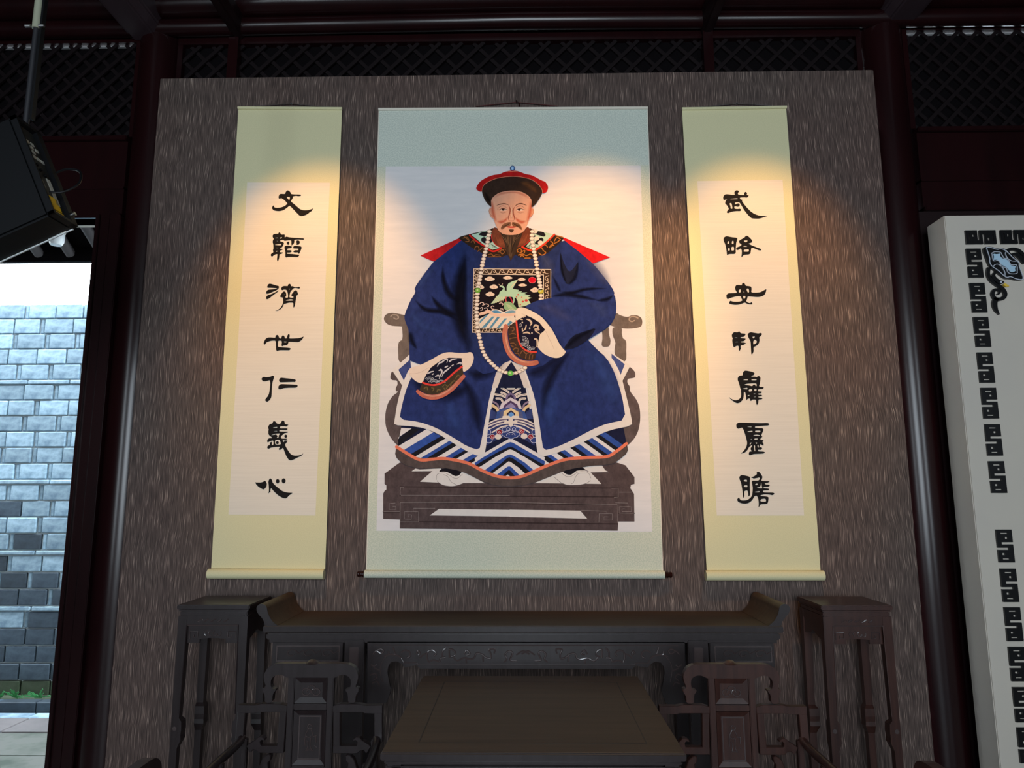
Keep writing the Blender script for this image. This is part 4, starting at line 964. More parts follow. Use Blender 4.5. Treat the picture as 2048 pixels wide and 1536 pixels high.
for k in range(4): p.stroke([(G[0]+a/G[2], G[1]+b/G[2]) for a, b in ((850+k*24, 860+k*8), (890+k*30, 920+k*8), (930+k*36, 990))], .7, (206, 214, 170))
for s in ('270,860 300,830 350,840 360,880 330,890', '360,880 410,860 460,880 460,920 430,910', '280,960 320,940 330,990 290,1000', '370,960 420,950 440,1000 400,1010', '590,980 540,970 520,930 550,905 580,920', '700,850 740,840 780,860 770,890', '720,970 770,970 780,1000'): p.stroke(s, 16, (226, 196, 186), G)
p.poly('480,1040 560,985 630,975 720,1000 800,1040 900,985 1000,980 1080,1010 1080,1080 480,1090', CREAM, G, 1)
p.poly('515,1035 570,1005 640,998 720,1030 760,1060 540,1065', (82, 140, 178), G, 1); p.poly('815,1050 900,1008 1000,1002 1070,1030 1070,1070 830,1070', (120, 160, 176), G, 1)
p.poly('255,1190 480,1080 1000,1080 1080,1250 900,1345 830,1390 205,1390 220,1230', (230, 214, 196), G, 0)
p.stroke('280,1085 400,1050 480,1030 560,1085 700,1110 900,1100 1060,1085', 66, (234, 196, 172), G)
for s in ('268,1235 420,1095 465,1090 270,1292', '310,1385 540,1140 600,1138 390,1385', '478,1385 655,1145 715,1150 530,1388', '640,1388 815,1180 875,1180 700,1390', '845,1345 935,1225 992,1268 890,1348'): p.poly(s, (92, 144, 172), G, 0)
# ---- collar
L_badge = pt_.L
pt_.part('painted_collar', L_robe)
p.poly('363,725 640,600 665,610 460,768 410,748', (198, 32, 36), A, 0); p.poly('1375,600 1400,598 1725,738 1602,782 1480,680', (214, 30, 34), A, 0)
DK = (48, 34, 25)
p.poly('60,345 110,310 400,240 650,190 700,150 1400,150 1450,190 1850,275 2035,330 1990,392 1850,520 1700,640 1560,685 1400,738 1200,705 1120,640 960,660 860,702 600,705 480,605 350,545 200,445 110,375', DK, Nk, 1)
for s in ('150,345 230,330 260,400 200,410', '180,320 240,370', '300,420 340,380 370,440', '370,560 380,510 430,500 450,560 420,590', '470,560 520,520 550,600', '630,650 680,640 720,680 760,655 830,660', '620,695 720,690 850,690', '820,590 880,560 920,600 880,640 850,610', '870,560 940,550 960,590', '800,600 840,600 860,560'): p.stroke(s, 15, (140, 88, 48), Nk)
for s in ('1170,600 1160,560 1220,540 1240,600 1200,620', '1240,600 1300,570 1290,620', '1180,660 1260,640 1330,670 1400,640 1440,660', '1220,690 1250,660 1280,690', '1300,715 1400,715', '1530,560 1600,520 1640,570', '1560,620 1620,660 1690,620 1650,580', '1600,470 1680,470 1720,510', '1760,520 1790,470 1840,480', '1780,400 1820,440 1800,500', '1850,400 1900,330 1960,370', '1880,300 1940,310 2010,330', '1850,440 1900,420 1940,390'): p.stroke(s, 18, (176, 106, 44), Nk)
p.poly('305,285 650,188 690,300 740,450 850,520 700,560 560,492 430,382', (178, 212, 194), Nk, 0)
p.poly('1425,188 1845,275 1700,420 1550,512 1440,562 1320,500 1400,400', (186, 212, 190), Nk, 0)
for s in ('432,285 480,240 620,212 602,292 545,325 500,300', '500,332 572,322 600,440 545,445 480,392', '600,300 680,300 700,420 640,440', '1500,213 1640,225 1692,282 1662,325 1560,292 1440,260', '1560,350 1625,330 1660,392 1545,475 1470,440', '1430,290 1520,300 1500,350'): p.poly(s, (30, 26, 32), Nk, 1)
for x, y in ((1520, 350), (1590, 430), (1490, 220)): p.disc(x, y, 48, 40, (232, 214, 196), Nk)
for k in range(5): p.stroke([(Nk[0]+a/Nk[2], Nk[1]+b/Nk[2]) for a, b in ((650+k*18, 440+k*14), (690+k*22, 470+k*12), (700+k*24, 530))], .7, (40, 36, 44)); p.stroke([(Nk[0]+a/Nk[2], Nk[1]+b/Nk[2]) for a, b in ((1430-k*18, 440+k*14), (1390-k*16, 480+k*8), (1380-k*14, 530))], .7, (40, 36, 44))
p.stroke('275,292 400,400 560,500 650,570 720,590 790,570 860,528', 30, (206, 40, 34), Nk); p.stroke('1850,278 1700,420 1560,530 1470,572 1380,570 1250,508', 32, (226, 62, 34), Nk)
p.poly('752,125 692,200 675,300 700,400 780,490 870,522 1000,530 1000,300 830,250', (112, 58, 40), Nk, 1); p.poly('1345,120 1410,190 1416,290 1380,400 1300,470 1190,512 1080,530 1080,300 1290,230', (112, 56, 38), Nk, 1)
p.stroke('678,280 695,380 760,470 850,520', 14, (190, 40, 40), Nk); p.stroke('1412,300 1380,400 1300,470 1250,500', 12, (190, 40, 36), Nk)
for k in range(7): p.stroke([(Nk[0]+a/Nk[2], Nk[1]+b/Nk[2]) for a, b in ((760+k*26, 280+k*10), (790+k*22, 400+k*8), (820+k*20, 500))], [.4, 1.4, .4], (150, 82, 56), a=.8); p.stroke([(Nk[0]+a/Nk[2], Nk[1]+b/Nk[2]) for a, b in ((1350-k*26, 260+k*14), (1320-k*22, 380+k*8), (1280-k*20, 480))], [.4, 1.4, .4], (156, 84, 56), a=.8)
# ---- head
L_collar = pt_.L
pt_.part('painted_face')
SKN = (222, 164, 136)
p.poly('525,1075 465,1085 440,1150 460,1230 505,1320 560,1330 560,1100', SKN, F, 1); p.poly('1425,1095 1515,1108 1502,1220 1445,1300 1395,1300', (228, 172, 136), F, 1)
p.stroke('470,1100 450,1160 480,1230 520,1270', 7, (150, 90, 70), F); p.stroke('1500,1120 1495,1200 1450,1280', 7, (160, 100, 74), F)
face = pts('500,930 520,840 620,760 750,700 1000,670 1200,690 1390,790 1470,920 1455,1080 1425,1200 1400,1330 1365,1450', F)+pts('1335,120 1300,200 1230,255 1150,282 1050,290 950,285 880,270 820,220 770,130', Nk)+pts('575,1400 530,1240 515,1100', F)
p.poly(face, SKN, None, 1)
for s, w, a in (('520,900 530,1080 560,1250 620,1420', [60, 120, 120, 80], .55), ('1450,900 1440,1080 1400,1280 1340,1440', [80, 150, 130, 80], .55), ('640,1400 740,1420 830,1380 890,1300', [60, 110, 90, 40], .6), ('1330,1400 1220,1420 1130,1380 1070,1300', [60, 110, 90, 40], .6), ('560,860 700,760 900,720 1100,720 1300,790 1420,880', [30, 90, 60, 60, 90, 30], .35)):
    p.stroke(s, w, (206, 84, 52), F, a=a, soft=True)
p.stroke('985,1020 985,1200 975,1350', [60, 70, 100], (238, 196, 166), F, a=.8, soft=True)
for s in ('905,1010 945,1100 942,1200 908,1310 918,1380', '1060,1055 1022,1130 1025,1220 1048,1310 1042,1375'):
    p.stroke(s, [10, 46, 40, 40, 20], (176, 76, 54), F, a=.75, soft=True); p.stroke(s, [5, 9, 9, 9, 6], (130, 66, 48), F)
p.stroke('912,1372 940,1388 990,1394 1035,1378', 8, (150, 70, 52), F)
for s in ('630,1025 720,998 820,988 905,1012', '1060,1052 1120,1002 1220,986 1335,1025'): p.stroke(s, [6, 22, 26, 8], (92, 56, 46), F)
for s in ('650,1110 720,1052 800,1036 882,1095', '1075,1090 1140,1050 1210,1040 1310,1100', '700,1180 770,1205 850,1190', '1110,1180 1190,1205 1270,1185', '640,1118 700,1132', '1270,1128 1330,1130'): p.stroke(s, [4, 9, 9, 4], (150, 90, 70), F)
p.poly('690,1136 740,1112 800,1104 850,1114 878,1140 800,1154 740,1150', (232, 208, 192), F, 1); p.poly('1090,1142 1130,1116 1190,1106 1250,1116 1292,1132 1200,1156 1130,1154', (232, 208, 192), F, 1)
p.disc(786, 1126, 34, 25, (48, 28, 24), F); p.disc(1166, 1128, 34, 25, (48, 28, 24), F)
p.stroke('684,1138 740,1110 800,1102 880,1128', [5, 15, 15, 6], (70, 40, 34), F); p.stroke('1084,1142 1130,1114 1190,1104 1298,1130', [5, 15, 15, 6], (70, 40, 34), F)
L_face = pt_.L
pt_.part('painted_beard')
p.poly('945,125 1000,118 1050,130 1100,118 1160,125 1110,155 1050,162 990,152', (206, 92, 74), Nk, 1); p.stroke('960,130 1050,136 1145,130', 6, (140, 46, 40), Nk)
p.poly('850,155 884,90 970,52 1044,44 1046,118 965,128 904,170 868,196', (138, 94, 68), Nk, 1); p.poly('1058,44 1130,54 1215,92 1254,180 1236,198 1180,142 1060,120', (134, 88, 58), Nk, 1)
for k in range(8): p.stroke([(Nk[0]+a/Nk[2], Nk[1]+b/Nk[2]) for a, b in ((1035-k*20, 55+k*8), (1000-k*18, 90+k*8), (960-k*14, 118+k*8))], [.3, .8, .2], (70, 44, 32)); p.stroke([(Nk[0]+a/Nk[2], Nk[1]+b/Nk[2]) for a, b in ((1065+k*20, 55+k*8), (1100+k*17, 88+k*8), (1140+k*12, 118+k*8))], [.3, .8, .2], (70, 44, 32))
p.poly('1000,182 1100,182 1088,222 1052,250 1016,222', (84, 56, 42), Nk, 1)
p.poly('838,228 880,268 960,285 1050,290 1150,282 1230,252 1262,235 1215,380 1160,520 1130,640 1080,700 1036,775 1008,700 960,620 930,450 880,330', (62, 45, 35), Nk, 1)
random.seed(5)
Lb = p.L
for k in range(46):
    p.L = Lb+2*(k % 8)
    x = random.uniform(850, 1245); u = (x-1045)/200; x2 = 1040+u*95; x3 = 1037+u*random.uniform(10, 60)
    y0 = 235+40*(1-u*u)+random.uniform(0, 60); y2 = 775-abs(u)*260
    p.stroke([(Nk[0]+a/Nk[2], Nk[1]+b/Nk[2]) for a, b in ((x, y0), (x2, (y0+y2)/2), (x3, y2))], [.25, .8, .2], random.choice(((118, 92, 70), (40, 30, 26), (96, 72, 54))))
pt_.part('painted_hat', L_face)
p.poly('145,615 180,540 250,450 400,360 560,305 700,290 800,240 950,203 1100,208 1200,240 1320,290 1450,308 1560,365 1700,440 1780,465 1840,560 1846,630 1800,720 1700,745 1690,600 1500,430 1200,355 900,355 600,405 400,495 310,590 290,700 220,697 160,650', (182, 26, 26), F, 1)
p.stroke('880,236 1000,222 1120,236', 16, (226, 120, 96), F); p.stroke('285,690 310,580 400,488 600,398 800,356 1050,343 1250,363 1450,418 1600,518 1698,645 1712,735', 9, (206, 140, 110), F)
p.poly('300,590 400,492 600,402 800,362 1050,348 1250,368 1450,422 1600,522 1698,650 1708,740 1650,850 1560,990 1440,1088 1466,920 1390,795 1200,692 1000,672 750,704 620,764 498,880 508,1075 420,990 350,900 280,720', (54, 37, 29), F, 1)
p.stroke('1180,480 1320,520 1480,620 1580,740', [60, 160, 160, 60], (112, 72, 44), F, a=.55, soft=True); p.stroke('350,700 420,850 480,960', [60, 130, 60], (26, 18, 18), F, a=.7, soft=True)
p.disc(1005, 148, 62, 62, (38, 56, 96), F); p.disc(1005, 146, 46, 46, (112, 150, 200), F); p.disc(1000, 152, 24, 30, (170, 200, 230), F)
# ---- court necklace
pt_.part('painted_necklace', max(L_badge, L_collar))
def beads(path, gap=6.35, r=4.25):
    acc = 0; out = [path[0]]; last = path[0]
    Q = catmull(path, 12)
    for q in Q[1:]:
        acc += math.hypot(q[0]-last[0], q[1]-last[1]); last = q
        if acc >= gap: out.append(q); acc = 0
    L0 = p.L
    for i, (x, y) in enumerate(out):
        p.L = L0+(i % 2)*3
        p.disc(x, y, r+.7, r*.74+.7, (132, 104, 90)); p.disc(x, y, r, r*.72, (234, 220, 204)); p.disc(x-.4, y-.4, r*.4, r*.3, (246, 234, 220), n=8)
beads([(979, 464), (976.5, 478), (974, 492), (970, 508), (966, 524), (963, 540), (959.5, 560), (956, 578), (954.5, 600), (953.5, 630), (955, 655), (960, 680), (966.5, 704), (975, 718), (985, 729), (998, 740), (1010, 745), (1021, 747), (1033, 746), (1044, 740.5), (1050, 736)])
pt_.part('painted_necklace|b')
beads([(1064.5, 464), (1063.6, 478), (1066, 492), (1068.3, 505), (1071, 518), (1073, 530), (1075, 545), (1078, 558), (1080.5, 573), (1082, 586), (1081.6, 602)])
for x, y, c in ((1081.7, 583.2, (206, 190, 70)), (955.6, 581.5, (120, 176, 70)), (1021, 747, (110, 196, 90))):
    if x < 1060: pt_.part('painted_necklace')
    p.disc(x, y, 6.2, 5.6, (80, 110, 60)); p.disc(x, y, 5.4, 4.8, c); p.disc(x-.6, y-.6, 2, 1.7, (206, 226, 160), n=10)
# ---- sleeves in front and their cuffs
pt_.part('painted_sleeves')
p.poly('1108,1092 1200,1048 1300,1030 1450,1004 1700,985 1757,1000 1772,1090 1762,1160 1700,1245 1560,1335 1405,1420 1340,1300 1270,1180 1150,1110', (42, 55, 110), A, 1)
p.stroke('1706,962 1560,966 1450,992 1372,985', [10, 30, 34, 10], SH, A, a=.9, soft=True); p.stroke('1650,1050 1520,1022 1400,1005 1290,1022', [10, 40, 44, 10], SH, A, a=.85, soft=True); p.stroke('1750,1010 1700,1040 1620,1050', [10, 40, 10], SH, A, a=.8, soft=True)
p.poly('1380,1408 1450,1302 1540,1270 1625,1243 1600,1290 1560,1335 1480,1388', (24, 28, 52), A, 1); p.stroke('1400,1400 1480,1320 1620,1250', [20, 50, 10], SH, A, a=.7, soft=True)
p.stroke('1200,1080 1320,1120 1460,1200', [30, 110, 60], (78, 84, 136), A, a=.45, soft=True); p.stroke('1560,1060 1660,1110 1680,1180', [30, 110, 60], (70, 84, 140), A, a=.45, soft=True)
pt_.part('painted_cuffs')
p.poly('335,460 338,250 380,190 450,163 540,178 700,248 900,366 1010,488 1130,640 1205,770 1300,970 1400,1100 1448,1135 1400,1212 1320,1266 1230,1282 1120,1262 980,1202 880,1112 820,1032 700,900 500,500', (236, 218, 196), Rc, 1)
p.stroke('1000,690 1080,860 1150,1000 1190,1090', 5, (190, 160, 140), Rc); p.stroke('470,300 540,335 590,345', 5, (190, 160, 140), Rc)
p.poly('180,600 350,465 400,640 420,930 500,1060 620,1130 800,1140 762,1325 600,1336 440,1275 300,1155 210,950 178,780', (64, 46, 38), Rc, 1)
p.poly('348,470 575,343 700,398 860,498 992,665 880,758 862,830 832,1000 802,1140 640,1146 500,1062 420,930 385,780', (26, 24, 44), Rc, 0)
for s in ('230,620 290,600 310,660 270,690', '220,760 280,740 340,760', '210,860 280,840 350,830', '230,960 300,950 350,1000', '290,1100 340,1060 400,1080 390,1140', '450,1180 500,1120 560,1180', '560,1280 580,1190 630,1160', '640,1300 660,1200 700,1180', '700,1300 720,1210', '240,1010 290,1030', '330,1180 400,1180 420,1230'): p.stroke(s, 22, (122, 82, 54), Rc)
for s, w in (('575,430 640,448 690,510 660,575', [14, 40, 40, 10]), ('740,600 770,560 830,580 820,640 770,650 800,700 880,750', [30, 40, 40, 30, 36, 30, 10]), ('835,640 860,660 830,670', 24), ('480,700 550,650 575,560', [8, 26, 22]), ('495,690 490,630', 24), ('510,735 600,720 660,750', [14, 38, 18]), ('760,860 810,880 820,960 800,1040', [30, 40, 40, 10]), ('510,385 560,360', 26), ('445,430 490,440', 22)): p.stroke(s, w, (214, 190, 164), Rc)
for x, y in ((650, 630), (700, 732), (490, 500)): p.disc(x, y, 17, 17, (232, 214, 196), Rc, n=10)
for cx, cy, a0, a1, R in ((500, 930, -1.7, .3, (35, 65, 95, 125)), (500, 1150, -1.9, -.5, (140, 170, 200)), (720, 1180, -2.6, -1.2, (90, 115, 140)), (420, 560, -1.3, 1.3, (25, 50))):
    for r in R: p.stroke([(Rc[0]+(cx+r*math.cos(a0+(a1-a0)*k/6))/Rc[2], Rc[1]+(cy+r*math.sin(a0+(a1-a0)*k/6))/Rc[2]) for k in range(7)], .75, (206, 206, 214))
p.stroke('357,470 372,600 392,800 440,980 540,1090 650,1140 795,1148', 36, (226, 76, 62), Rc)
p.stroke('128,585 108,750 130,950 200,1150 330,1300 500,1385 650,1402 800,1380', [100, 115, 120, 120, 118, 115, 112, 100], (194, 112, 90), Rc); p.stroke('140,600 125,760 150,950 220,1140 345,1275 500,1355 650,1370 800,1350', [20, 60, 70, 70, 70, 70, 70, 20], (234, 172, 142), Rc, a=.85, soft=True)
# left cuff
p.poly('70,588 250,552 450,468 640,368 820,258 960,203 1100,190 1300,213 1500,210 1615,186 1672,225 1702,310 1692,420 1642,540 1550,642 1430,708 1300,500 800,600 385,992 260,962 140,872 68,780 30,690', (232, 212, 196), Lc, 1)
p.stroke('60,735 180,738 350,700 560,580', 5, (186, 156, 140), Lc); p.stroke('1410,350 1500,362 1560,350', 5, (186, 156, 140), Lc)
p.poly('382,992 470,790 600,590 760,470 900,380 1060,333 1390,343 1412,560 1430,705 1250,800 1000,960 820,1030 600,1040', (24, 24, 44), Lc, 0)
p.poly('380,992 600,1035 820,1012 1000,920 1250,690 1405,580 1430,705 1445,760 1300,950 1100,1130 900,1245 700,1270 500,1255 310,1155', (66, 54, 42), Lc, 0)
for s in ('620,1100 680,1120 650,1180', '760,1200 780,1150 850,1160', '900,1080 960,1020 1020,1060', '1000,1120 1060,1040 1110,1000', '1150,960 1200,920 1230,960', '1240,860 1290,780 1340,800', '430,1120 500,1080 520,1150', '1100,1060 1140,960', '940,1110 980,1180'): p.stroke(s, 24, (112, 92, 58), Lc)
for s, w in (('760,560 820,470 880,450 960,390 1030,380 1010,470', [10, 34, 40, 30, 26, 8]), ('1080,430 1150,380 1270,360', [40, 40, 16]), ('1270,500 1330,470 1380,470 1370,510', [14, 30, 40, 10]), ('970,580 1030,550', 34), ('1140,540 1175,515', 26), ('520,740 590,700 665,680', [24, 36, 20]), ('640,760 670,745', 26), ('810,660 860,640 885,700 850,780 810,880', [20, 50, 40, 26, 8]), ('720,810 790,785 830,820', [20, 40, 16]), ('880,830 930,720 1010,650 1105,575', [8, 30, 40, 20])): p.stroke(s, w, (206, 202, 208), Lc)
for cx, cy, R in ((570, 930, (60, 95, 130)), (680, 1010, (80, 115, 150)), (860, 1010, (100, 130))):
    for r in R: p.stroke([(Lc[0]+(cx+r*math.cos(-2.7+2.3*k/6))/Lc[2], Lc[1]+(cy+r*.8*math.sin(-2.7+2.3*k/6))/Lc[2]) for k in range(7)], .7, (196, 200, 210))
p.stroke('396,970 550,1020 700,1030 850,990 1000,900 1200,712 1400,560', 46, (222, 66, 60), Lc)
p.stroke('268,1195 400,1290 600,1342 800,1322 1000,1232 1200,1072 1440,812', [90, 115, 125, 125, 120, 115, 95], (190, 106, 88), Lc); p.stroke('290,1190 420,1265 600,1312 800,1295 1000,1205 1190,1050 1410,810', [20, 70, 75, 75, 70, 70, 20], (234, 168, 146), Lc, a=.85, soft=True)
pt_.build(ps)

# ---- calligraphy scrolls
def ink_char(parent, origin, s, shapes):
    """shapes: list of [outer, hole, hole ...] in crop coordinates"""
    mb = MB()
    for sh in shapes:
        loops = []
        for i, q in enumerate(sh):
            c = [(uy(a, b, SY).x, uy(a, b, SY).z) for a, b in chaikin(pts(q, (origin[0], origin[1], s)), 2, .2)]
            loops.append(c)
        mb.prism(loops, XZ, SY-.0032, SY-.0018)
    mb.build('ink_character', M_ink, parent)
def ell(x, y, rx, ry, n=14): return ' '.join('%.0f,%.0f' % (x+rx*math.cos(2*PI*k/n), y+ry*math.sin(2*PI*k/n)) for k in range(n))
def couplet(corn, paper, label):
    bl = uy(*corn[3], SY); br = uy(*corn[2], SY)
    t = thing('calligraphy_scroll', ((bl.x+br.x)/2, SY, bl.z-.04), label, 'scroll', 'calligraphy couplet scrolls')
    quad(corn, SY-.001, SY+.002).build('silk_mount', M_olive, t)
    quad(paper, SY-.0018, SY).build('writing_paper', M_paper, t)
    (a, b, c, d) = corn
    roller((a[0]-.5, a[1]+1), (b[0]+.5, b[1]+1), .009, 'top_rod', M_olive, t)
    roller((d[0]-3.5, d[1]+10), (c[0]+(-.5 if c[0] < 1000 else 4), c[1]+10), .026, 'bottom_roller', M_olive, t, y=SY-.014)
    m = ((a[0]+b[0])/2, (a[1]+b[1])/2); n = uy(m[0]+4, m[1]-6, 0)
    MB().tube([(uy(a[0]+30, a[1], 0).x, -.012, uy(a[0]+30, a[1]-1, 0).z), (n.x, -.012, n.z), (uy(b[0]-30, b[1], 0).x, -.012, uy(b[0]-30, b[1]-1, 0).z)], .002, 6).build('hanging_cord', M_knob, t)
    MB().tube([(n.x, .005, n.z), (n.x, -.022, n.z)], .005, 8).build('nail', M_steel, t)
    return t
ls = couplet([(477, 215.5), (684, 217), (650.4, 1138), (422.5, 1137)], [(494.5, 365), (660, 365.5), (631, 1031), (457, 1029)], 'tall cream calligraphy scroll hanging left of the portrait')
q = 18.618
ink_char(ls, (530, 370), q, [['840,205 900,225 945,265 970,330 1000,350 1150,358 1330,362 1350,385 1330,415 1220,425 1180,408 1045,425 1040,480 1010,540 970,600 980,630 1080,710 1200,810 1300,900 1400,940 1520,950 1640,935 1750,900 1820,865 1765,925 1755,965 1655,1025 1640,1050 1600,1075 1540,1115 1440,1150 1370,1168 1300,1155 1220,1080 1130,985 1020,870 920,765 820,855 700,940 600,970 500,980 380,965 300,930 262,860 290,800 318,762 345,820 370,850 480,860 600,845 720,800 800,745 845,695 760,600 700,545 640,510 600,480 570,520 540,520 515,490 510,440 540,360 590,335 760,345 775,270', '800,450 930,450 930,520 905,575']])
ink_char(ls, (530, 455), q, [['540,185 580,215 595,260 640,275 740,265 745,330 735,375 760,370 810,345 870,365 1000,385 1200,398 1420,410 1470,430 1440,460 1380,460 1250,450 1090,465 1100,540 1070,620 1010,660 995,690 988,600 985,485 900,480 800,490 740,505 705,480 690,465 650,470 560,490 545,515 680,545 715,590 690,660 640,740 580,760 570,800 650,800 670,825 620,850 560,860 560,930 670,935 680,955 600,995 545,990 540,1080 525,1180 475,1285 450,1200 460,1080 470,990 400,1000 330,1040 270,1095 230,1070 220,1010 260,960 320,935 300,850 320,790 320,650 290,560 300,480 340,425 300,390 285,320 310,270 380,245 500,240 515,205', '345,402 480,375 485,405', '560,385 635,355 635,400 570,425', '425,510 490,500 490,520', '370,660 380,640 610,615 620,650 600,670', '405,765 465,750 470,775', '405,895 460,865 465,905 420,912'],
    ['805,580 840,535 910,525 910,600 885,650 850,650'], ['1180,495 1240,482 1290,510 1305,560 1280,625 1240,650 1165,645 1190,610 1175,550'], ['730,760 745,700 800,680 900,680 1020,715 970,775 840,785 830,850 900,850 980,855 1005,890 960,930 900,940 820,935 815,985 1000,990 1240,1020 1275,1025 1280,1055 1220,1110 1100,1100 830,1100 795,1125 765,1100 770,950 750,830'], ['1050,780 1060,720 1110,680 1200,690 1350,710 1370,760 1340,850 1300,930 1275,985 1240,970 1245,930 1100,935 1055,915 1080,880 1130,850 1250,855 1255,790 1120,785']])
ink_char(ls, (520, 555), q, [['370,230 450,250 600,300 710,320 705,410 640,470 500,530 320,610 230,605 245,530 300,460 500,445 640,415 650,405 450,385 280,385 275,340 310,260'], ['720,475 640,560 520,640 400,740 320,800 260,815 222,780 260,690 320,655 440,620 560,560'],
    ['1050,270 1100,235 1150,260 1160,335 1240,325 1270,370 1400,375 1440,350 1495,360 1480,420 1420,415 1350,395 1265,400 1210,450 1140,530 1110,640 1095,750 1250,765 1250,710 1200,705 1175,690 1180,630 1240,560 1280,500 1350,480 1380,500 1400,560 1425,610 1400,660 1350,690 1355,760 1330,880 1305,1060 1255,1135 1245,1080 1250,940 1100,935 1000,960 940,985 895,985 870,1070 800,1160 740,1200 660,1245 560,1240 640,1230 740,1160 820,1070 865,950 875,860 850,740 770,745 755,700 790,630 870,525 950,525 980,600 985,700 950,720 960,760 1050,760 1050,650 1030,540 985,460 900,450 840,480 800,460 795,410 830,345 900,320 1000,325 1045,325', '1080,430 1120,420 1105,465', '890,640 930,630 920,655', '1310,605 1345,595 1335,615', '950,855 1000,840 1150,805 1240,830 1245,870 1000,870']])
ink_char(ls, (520, 655), q, [['640,275 690,300 720,400 800,420 810,350 850,295 890,300 930,370 940,410 1005,410 1020,320 1070,235 1110,270 1110,340 1090,415 1300,410 1450,400 1560,370 1640,330 1570,460 1440,550 1350,545 1070,525 1055,590 1020,660 950,665 870,680 840,705 805,680 820,580 815,490 680,490 675,600 670,730 850,745 1100,760 1160,790 1100,855 950,850 720,850 640,885 605,840 600,700 595,490 450,490 330,520 240,560 185,650 140,610 150,550 210,430 290,380 400,370 580,390 585,310', '890,520 1010,525 980,560 900,555']])
ink_char(ls, (510, 735), q, [['245,435 280,370 350,345 420,370 600,340 650,300 700,315 720,350 690,450 655,560 640,700 630,850 625,1000 615,1110 560,1210 470,1280 410,1265 380,1200 480,1080 530,980 560,800 580,600 555,470 500,490 400,520 300,515 265,470'], ['900,480 920,410 980,380 1150,400 1400,430 1525,455 1515,520 1485,548 1450,538 1200,545 940,555 905,520'], ['880,700 930,640 1000,620 1200,628 1450,640 1580,650 1595,690 1570,735 1500,755 1300,755 1080,770 990,800 930,818 875,800']])
ink_char(ls, (520, 835), 17.064, [['430,210 450,140 490,120 550,155 580,215 690,225 720,180 760,110 800,100 840,130 855,230 985,245 940,280 900,320 870,300 700,300 680,350 700,375 940,370 945,410 900,435 820,430 680,430 650,475 800,485 960,485 965,505 900,530 840,535 780,590 720,640 720,700 760,725 930,720 930,745 870,765 880,785 940,780 945,810 900,870 860,920 870,970 940,1090 1030,1230 1100,1280 1190,1305 1330,1300 1420,1270 1490,1220 1440,1290 1380,1330 1300,1360 1240,1395 1130,1445 1050,1472 980,1440 900,1310 840,1160 790,1020 740,1090 650,1110 650,1060 690,1000 560,1005 380,1025 300,1075 255,1050 260,980 320,940 345,940 340,860 400,830 415,850 405,940 465,940 465,780 380,800 310,830 270,855 250,820 260,750 320,705 430,705 400,670 320,610 295,560 290,460 305,400 280,360 300,280 350,220', '430,355 480,335 600,320 590,355', '440,470 590,460 595,475', '365,608 545,548 700,545 650,600 635,690 570,700 610,640 555,575 480,595', '520,932 518,790 545,762 640,752 680,775 735,925', '772,772 850,778 845,800 812,848'], [ell(885, 640, 47, 55)], [ell(596, 860, 50, 52)]])
ink_char(ls, (500, 940), q, [['190,455 260,465 400,468 500,440 555,395 600,430 635,510 625,600 570,690 510,728 450,705 350,645 260,570'], ['700,400 730,330 765,312 810,345 840,420 840,460 930,560 1080,690 1200,780 1330,830 1460,845 1600,845 1530,900 1450,950 1400,1020 1330,1060 1220,1040 1060,950 900,800 790,665 760,760 775,810 720,840 690,880 715,780 705,560 690,460'], [ell(1035, 420, 66, 82)], [ell(1260, 405, 74, 92)]])
rs = couplet([(1364, 217.5), (1572, 214.2), (1641, 1140.5), (1413.3, 1140.5)], [(1394.5, 362.5), (1565, 360), (1608, 1031), (1433.5, 1031)], 'tall cream calligraphy scroll hanging right of the portrait')
ink_char(rs, (1435, 370), q, [['205,460 230,400 290,350 420,355 520,375 650,375 620,300 640,240 690,205 760,210 800,250 770,290 750,330 770,370 1000,385 990,320 1020,265 1060,265 1100,320 1080,380 1170,390 1110,470 1050,475 1020,462 820,470 845,540 930,560 900,600 960,690 1100,860 1250,1010 1400,1100 1540,1145 1700,1160 1870,1160 1760,1190 1640,1235 1520,1260 1350,1255 1260,1245 1150,1140 1000,960 870,740 810,645 640,655 650,740 720,700 780,690 825,730 815,790 760,820 690,800 625,790 620,890 760,900 830,885 875,930 850,975 790,980 720,975 560,990 470,1020 400,1055 345,1040 340,990 420,900 400,850 360,780 330,740 285,710 280,640 310,580 360,550 300,545 240,570 210,540', '430,535 520,510 740,492 755,536', '440,690 520,670 560,890 485,890 480,800']])
ink_char(rs, (1435, 460), q, [['215,350 240,280 310,240 400,250 520,275 740,300 720,400 690,480 680,600 670,790 680,830 650,890 600,900 480,895 400,910 360,945 345,920 335,800 300,600 270,500 230,430', '355,520 380,430 430,415 435,520', '525,525 540,410 595,405 595,530', '380,700 445,650 455,775 390,780', '510,640 610,620 615,770 510,775'],
    ['1030,240 1080,220 1120,230 1200,300 1285,390 1280,465 1200,495 1140,515 1300,590 1420,640 1560,690 1640,730 1600,770 1530,760 1430,720 1320,665 1255,670 1240,760 1225,870 1170,915 1050,920 960,940 930,985 880,1025 900,900 900,760 860,680 800,730 750,755 690,735 680,700 740,640 820,620 905,550 820,500 790,420 830,380 920,330 1010,280', '965,415 1010,390 1100,390 1120,415 1050,470', '945,630 990,580 1130,625', '970,780 990,735 1100,725 1160,720 1165,815 970,815']])
